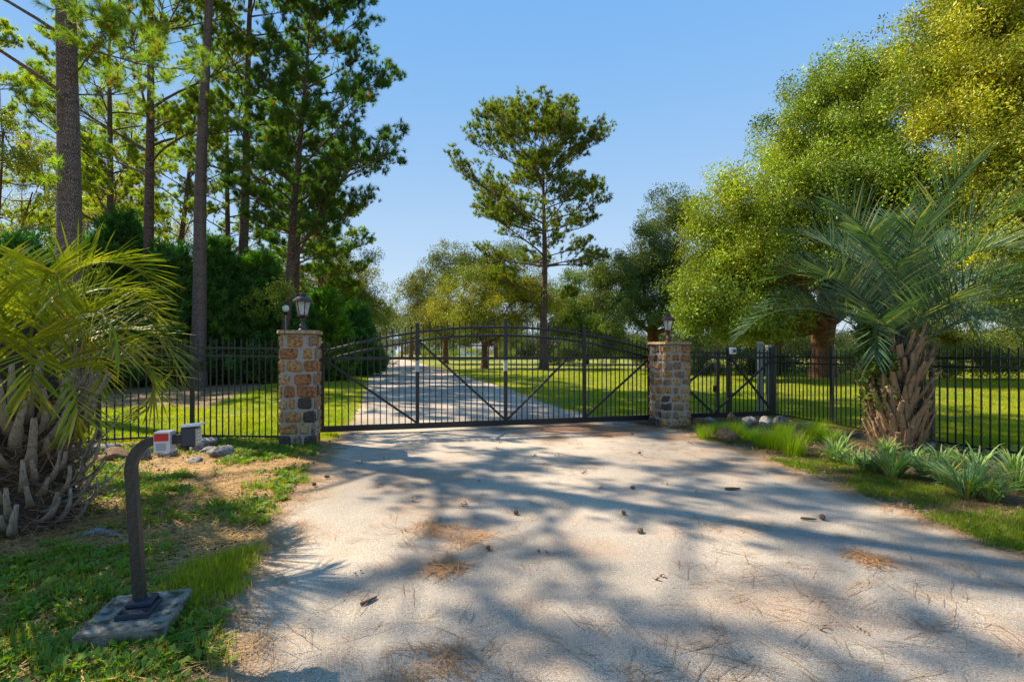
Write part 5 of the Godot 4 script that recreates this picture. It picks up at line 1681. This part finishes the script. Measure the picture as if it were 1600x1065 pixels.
	for a in [["striped lily clump at the left end of the lily row", 1305, 722, 0.95], ["second striped lily clump, before the palm trunk's left", 1352, 738, 0.85], ["large striped lily clump before the palm trunk", 1395, 750, 1.1], ["striped lily clump right against the palm foot", 1385, 716, 0.8], ["striped lily clump right of the large one", 1448, 752, 0.95], ["small striped lily clump behind by the fence post", 1470, 728, 0.8],
		["front striped lily clump nearest the road on the right", 1512, 782, 1.1], ["striped lily clump behind the front one", 1528, 748, 1.0], ["striped lily clump at the picture's right edge", 1590, 775, 1.1], ["striped lily clump by the fence at the right edge", 1585, 748, 0.95], ["tiny striped lily clump beside the last grass clump", 1318, 700, 0.7], ["low striped lily clump between palm and fence rail", 1500, 730, 0.7], ["striped lily clump filling in left of the front one", 1478, 765, 0.9], ["striped lily clump between first and second of the row", 1330, 730, 0.75], ["striped lily clump between second and large one", 1372, 744, 0.7], ["striped lily clump low beside the front one, road side", 1550, 790, 0.8], ["striped lily clump behind the large one, at the trunk", 1425, 730, 0.75]]:
		var z: float = 1280.0 / (a[2] - 548.0)
		var at := Vector3((a[1] - 800.0) / 800.0 * z, 0, -z)
		at.y = ground_height(at.x, z)
		var o: Node3D
		if k == 0:
			o = thing("striped_lily", a[0], "lily plant", at, 0.0, "striped lilies in the right bed")
			part(o, "leaves", lm[0], M.strap)
			proto = o
		else:
			o = copy(proto, "striped_lily", a[0])
			o.position = at
			o.get_child(0).mesh = lm[k % 3]
		o.rotation.y = rng.randf() * TAU
		o.scale = Vector3.ONE * a[3] * 0.8
		k += 1


func build_litter() -> void:
	var cm := cone_mesh(71)
	rng.seed = 1300
	for a in [["pine cone alone in the middle of the drive", Vector3(0.04, 0, -4.94), 1.0], ["pine cone right of the middle one, farther back", Vector3(1.08, 0, -4.92), 0.9], ["reddish cone on its side nearest the drive's centre right", Vector3(1.13, 0, -4.49), 1.1], ["cone farthest back right of centre on the drive", Vector3(1.41, 0, -5.87), 0.9], ["scaly pine cone on the right side of the drive", Vector3(2.91, 0, -4.79), 1.15],
		["pine cone at the left edge of the drive near the pillar", Vector3(-2.34, 0, -6.37), 1.0], ["second cone at the left drive edge, closer to viewer", Vector3(-2.32, 0, -5.98), 1.0], ["tiny cone before the right pillar on the drive", Vector3(1.98, 0, -7.85), 0.8], ["flattened cone in the orange needle patch", Vector3(-0.19, 0, -4.05), 0.8]]:
		var o := part(self, "pine_cone", cm, M.cone_brown, a[1] + Vector3(0, 0.04, 0), Basis(Vector3.UP, rng.randf() * TAU) * Basis(Vector3.RIGHT, PI * 0.5 + rng.randf_range(-0.2, 0.2)) * Basis().scaled(Vector3.ONE * a[2] * 0.72))
		tag(o, a[0], "pine cone", "pine cones fallen on the drive")
	var tw := Geo.new()
	tw.tube(PackedVector3Array([Vector3(-0.05, 0.012, 0), Vector3(0, 0.014, 0.006), Vector3(0.06, 0.012, 0)]), PackedFloat32Array([0.009, 0.011, 0.006]), 7, true, 0.15, rng)
	for a in [["short bark stick on the left front of the drive", Vector3(-0.91, 0, -3.23), 1.1, 0.9], ["dark bark stick lying on the right rear drive", Vector3(2.51, 0, -5.84), 1.6, 0.0], ["stick beside the scaly cone on the right", Vector3(2.78, 0, -4.81), 1.2, -0.3]]:
		var o := part(self, "bark_stick", tw.mesh(), M.twig, a[1] + Vector3(0, 0.012, 0), Basis(Vector3.UP, a[3]) * Basis().scaled(Vector3.ONE * a[2]))
		tag(o, a[0], "stick", "sticks lying on the drive")


func build_far() -> void:
	# globe lamp behind the left pillar
	var t := thing("globe_lamp", "white globe lamp on a thin pole left behind the pillar", "street lamp", Vector3(-10.62, 0, -24.00))
	var g := Geo.new()
	g.tube(PackedVector3Array([Vector3(0, -0.05, 0), Vector3(0, 3.3, 0)]), PackedFloat32Array([0.045, 0.035]), 10)
	part(t, "pole", g.mesh(), M.wood_grey)
	g = Geo.new()
	g.lathe(PackedVector2Array([Vector2(0.04, 3.28), Vector2(0.09, 3.36), Vector2(0.11, 3.42), Vector2(0.0, 3.43)]), 14)
	part(t, "collar", g.mesh(), M.iron)
	g = Geo.new()
	var pr := PackedVector2Array()
	for k in 13:
		var a := -PI / 2 + PI * k / 12.0
		pr.push_back(Vector2(cos(a) * 0.16, 3.58 + sin(a) * 0.17))
	g.lathe(pr, 18)
	part(t, "globe", g.mesh(), M.globe)
	# white house far beyond
	for a in [["low white house with dark windows behind the drive's oaks", Vector3(-13.18, 0, -170.00), 9.0, 2.2, 2], ["white outbuilding seen at the vanishing point of the drive", Vector3(-43.00, 0, -172.00), 7.0, 2.3, 3]]:
		var h := thing("white_house", a[0], "house", a[1], 0.1, "white buildings at the end of the drive")
		g = Geo.new()
		g.box(Vector3(0, a[3] * 0.5, 0), Vector3(a[2], a[3], 6.0))
		part(h, "wall", g.mesh(), M.house_white)
		g = Geo.new()
		var w: float = a[2] * 0.5 + 0.4
		var y: float = a[3] + 0.003
		g.quad(Vector3(-w, y, 3.5), Vector3(-w, y + 1.8, 0), Vector3(w, y + 1.8, 0), Vector3(w, y, 3.5))
		g.quad(Vector3(w, y, -3.5), Vector3(w, y + 1.8, 0), Vector3(-w, y + 1.8, 0), Vector3(-w, y, -3.5))
		g.tri(Vector3(-w, y, -3.5), Vector3(-w, y + 1.8, 0), Vector3(-w, y, 3.5))
		g.tri(Vector3(w, y, 3.5), Vector3(w, y + 1.8, 0), Vector3(w, y, -3.5))
		g.quad(Vector3(-w, y, 3.5), Vector3(w, y, 3.5), Vector3(w, y, -3.5), Vector3(-w, y, -3.5))
		part(h, "roof", g.mesh(), M.house_roof)
		for k in a[4]:
			part(h, "window", unit_box(Vector3(0.8, 0.9, 0.06)), M.house_glass, Vector3((k - (a[4] - 1) * 0.5) * 3.1, 1.35, 3.02))
	# the far wood
	rng.seed = 1500
	var xf := []
	var cols := []
	for i in 9000:
		var x := rng.randf_range(-190.0, 210.0)
		var z := rng.randf_range(130.0, 150.0)
		var top := 6.5 + 3.5 * blobs.get_noise_2d(x * 0.5, 3.0)
		if x > -42.0 and x < -3.0:
			z += 58.0
			top = 10.5 + 3.0 * blobs.get_noise_2d(x * 0.8, 9.0)
		xf.append(Transform3D(rbasis(rng.randf_range(2.2, 3.6)), Vector3(x, rng.randf() * top, -z)))
		cols.append(mixc(Color(0.06, 0.09, 0.03), Color(0.13, 0.14, 0.03), rng.randf()))
	tag(many(self, "far_treeline", M["clump"], M.leaves, xf, cols), "far line of green woods closing the horizon", "woods")
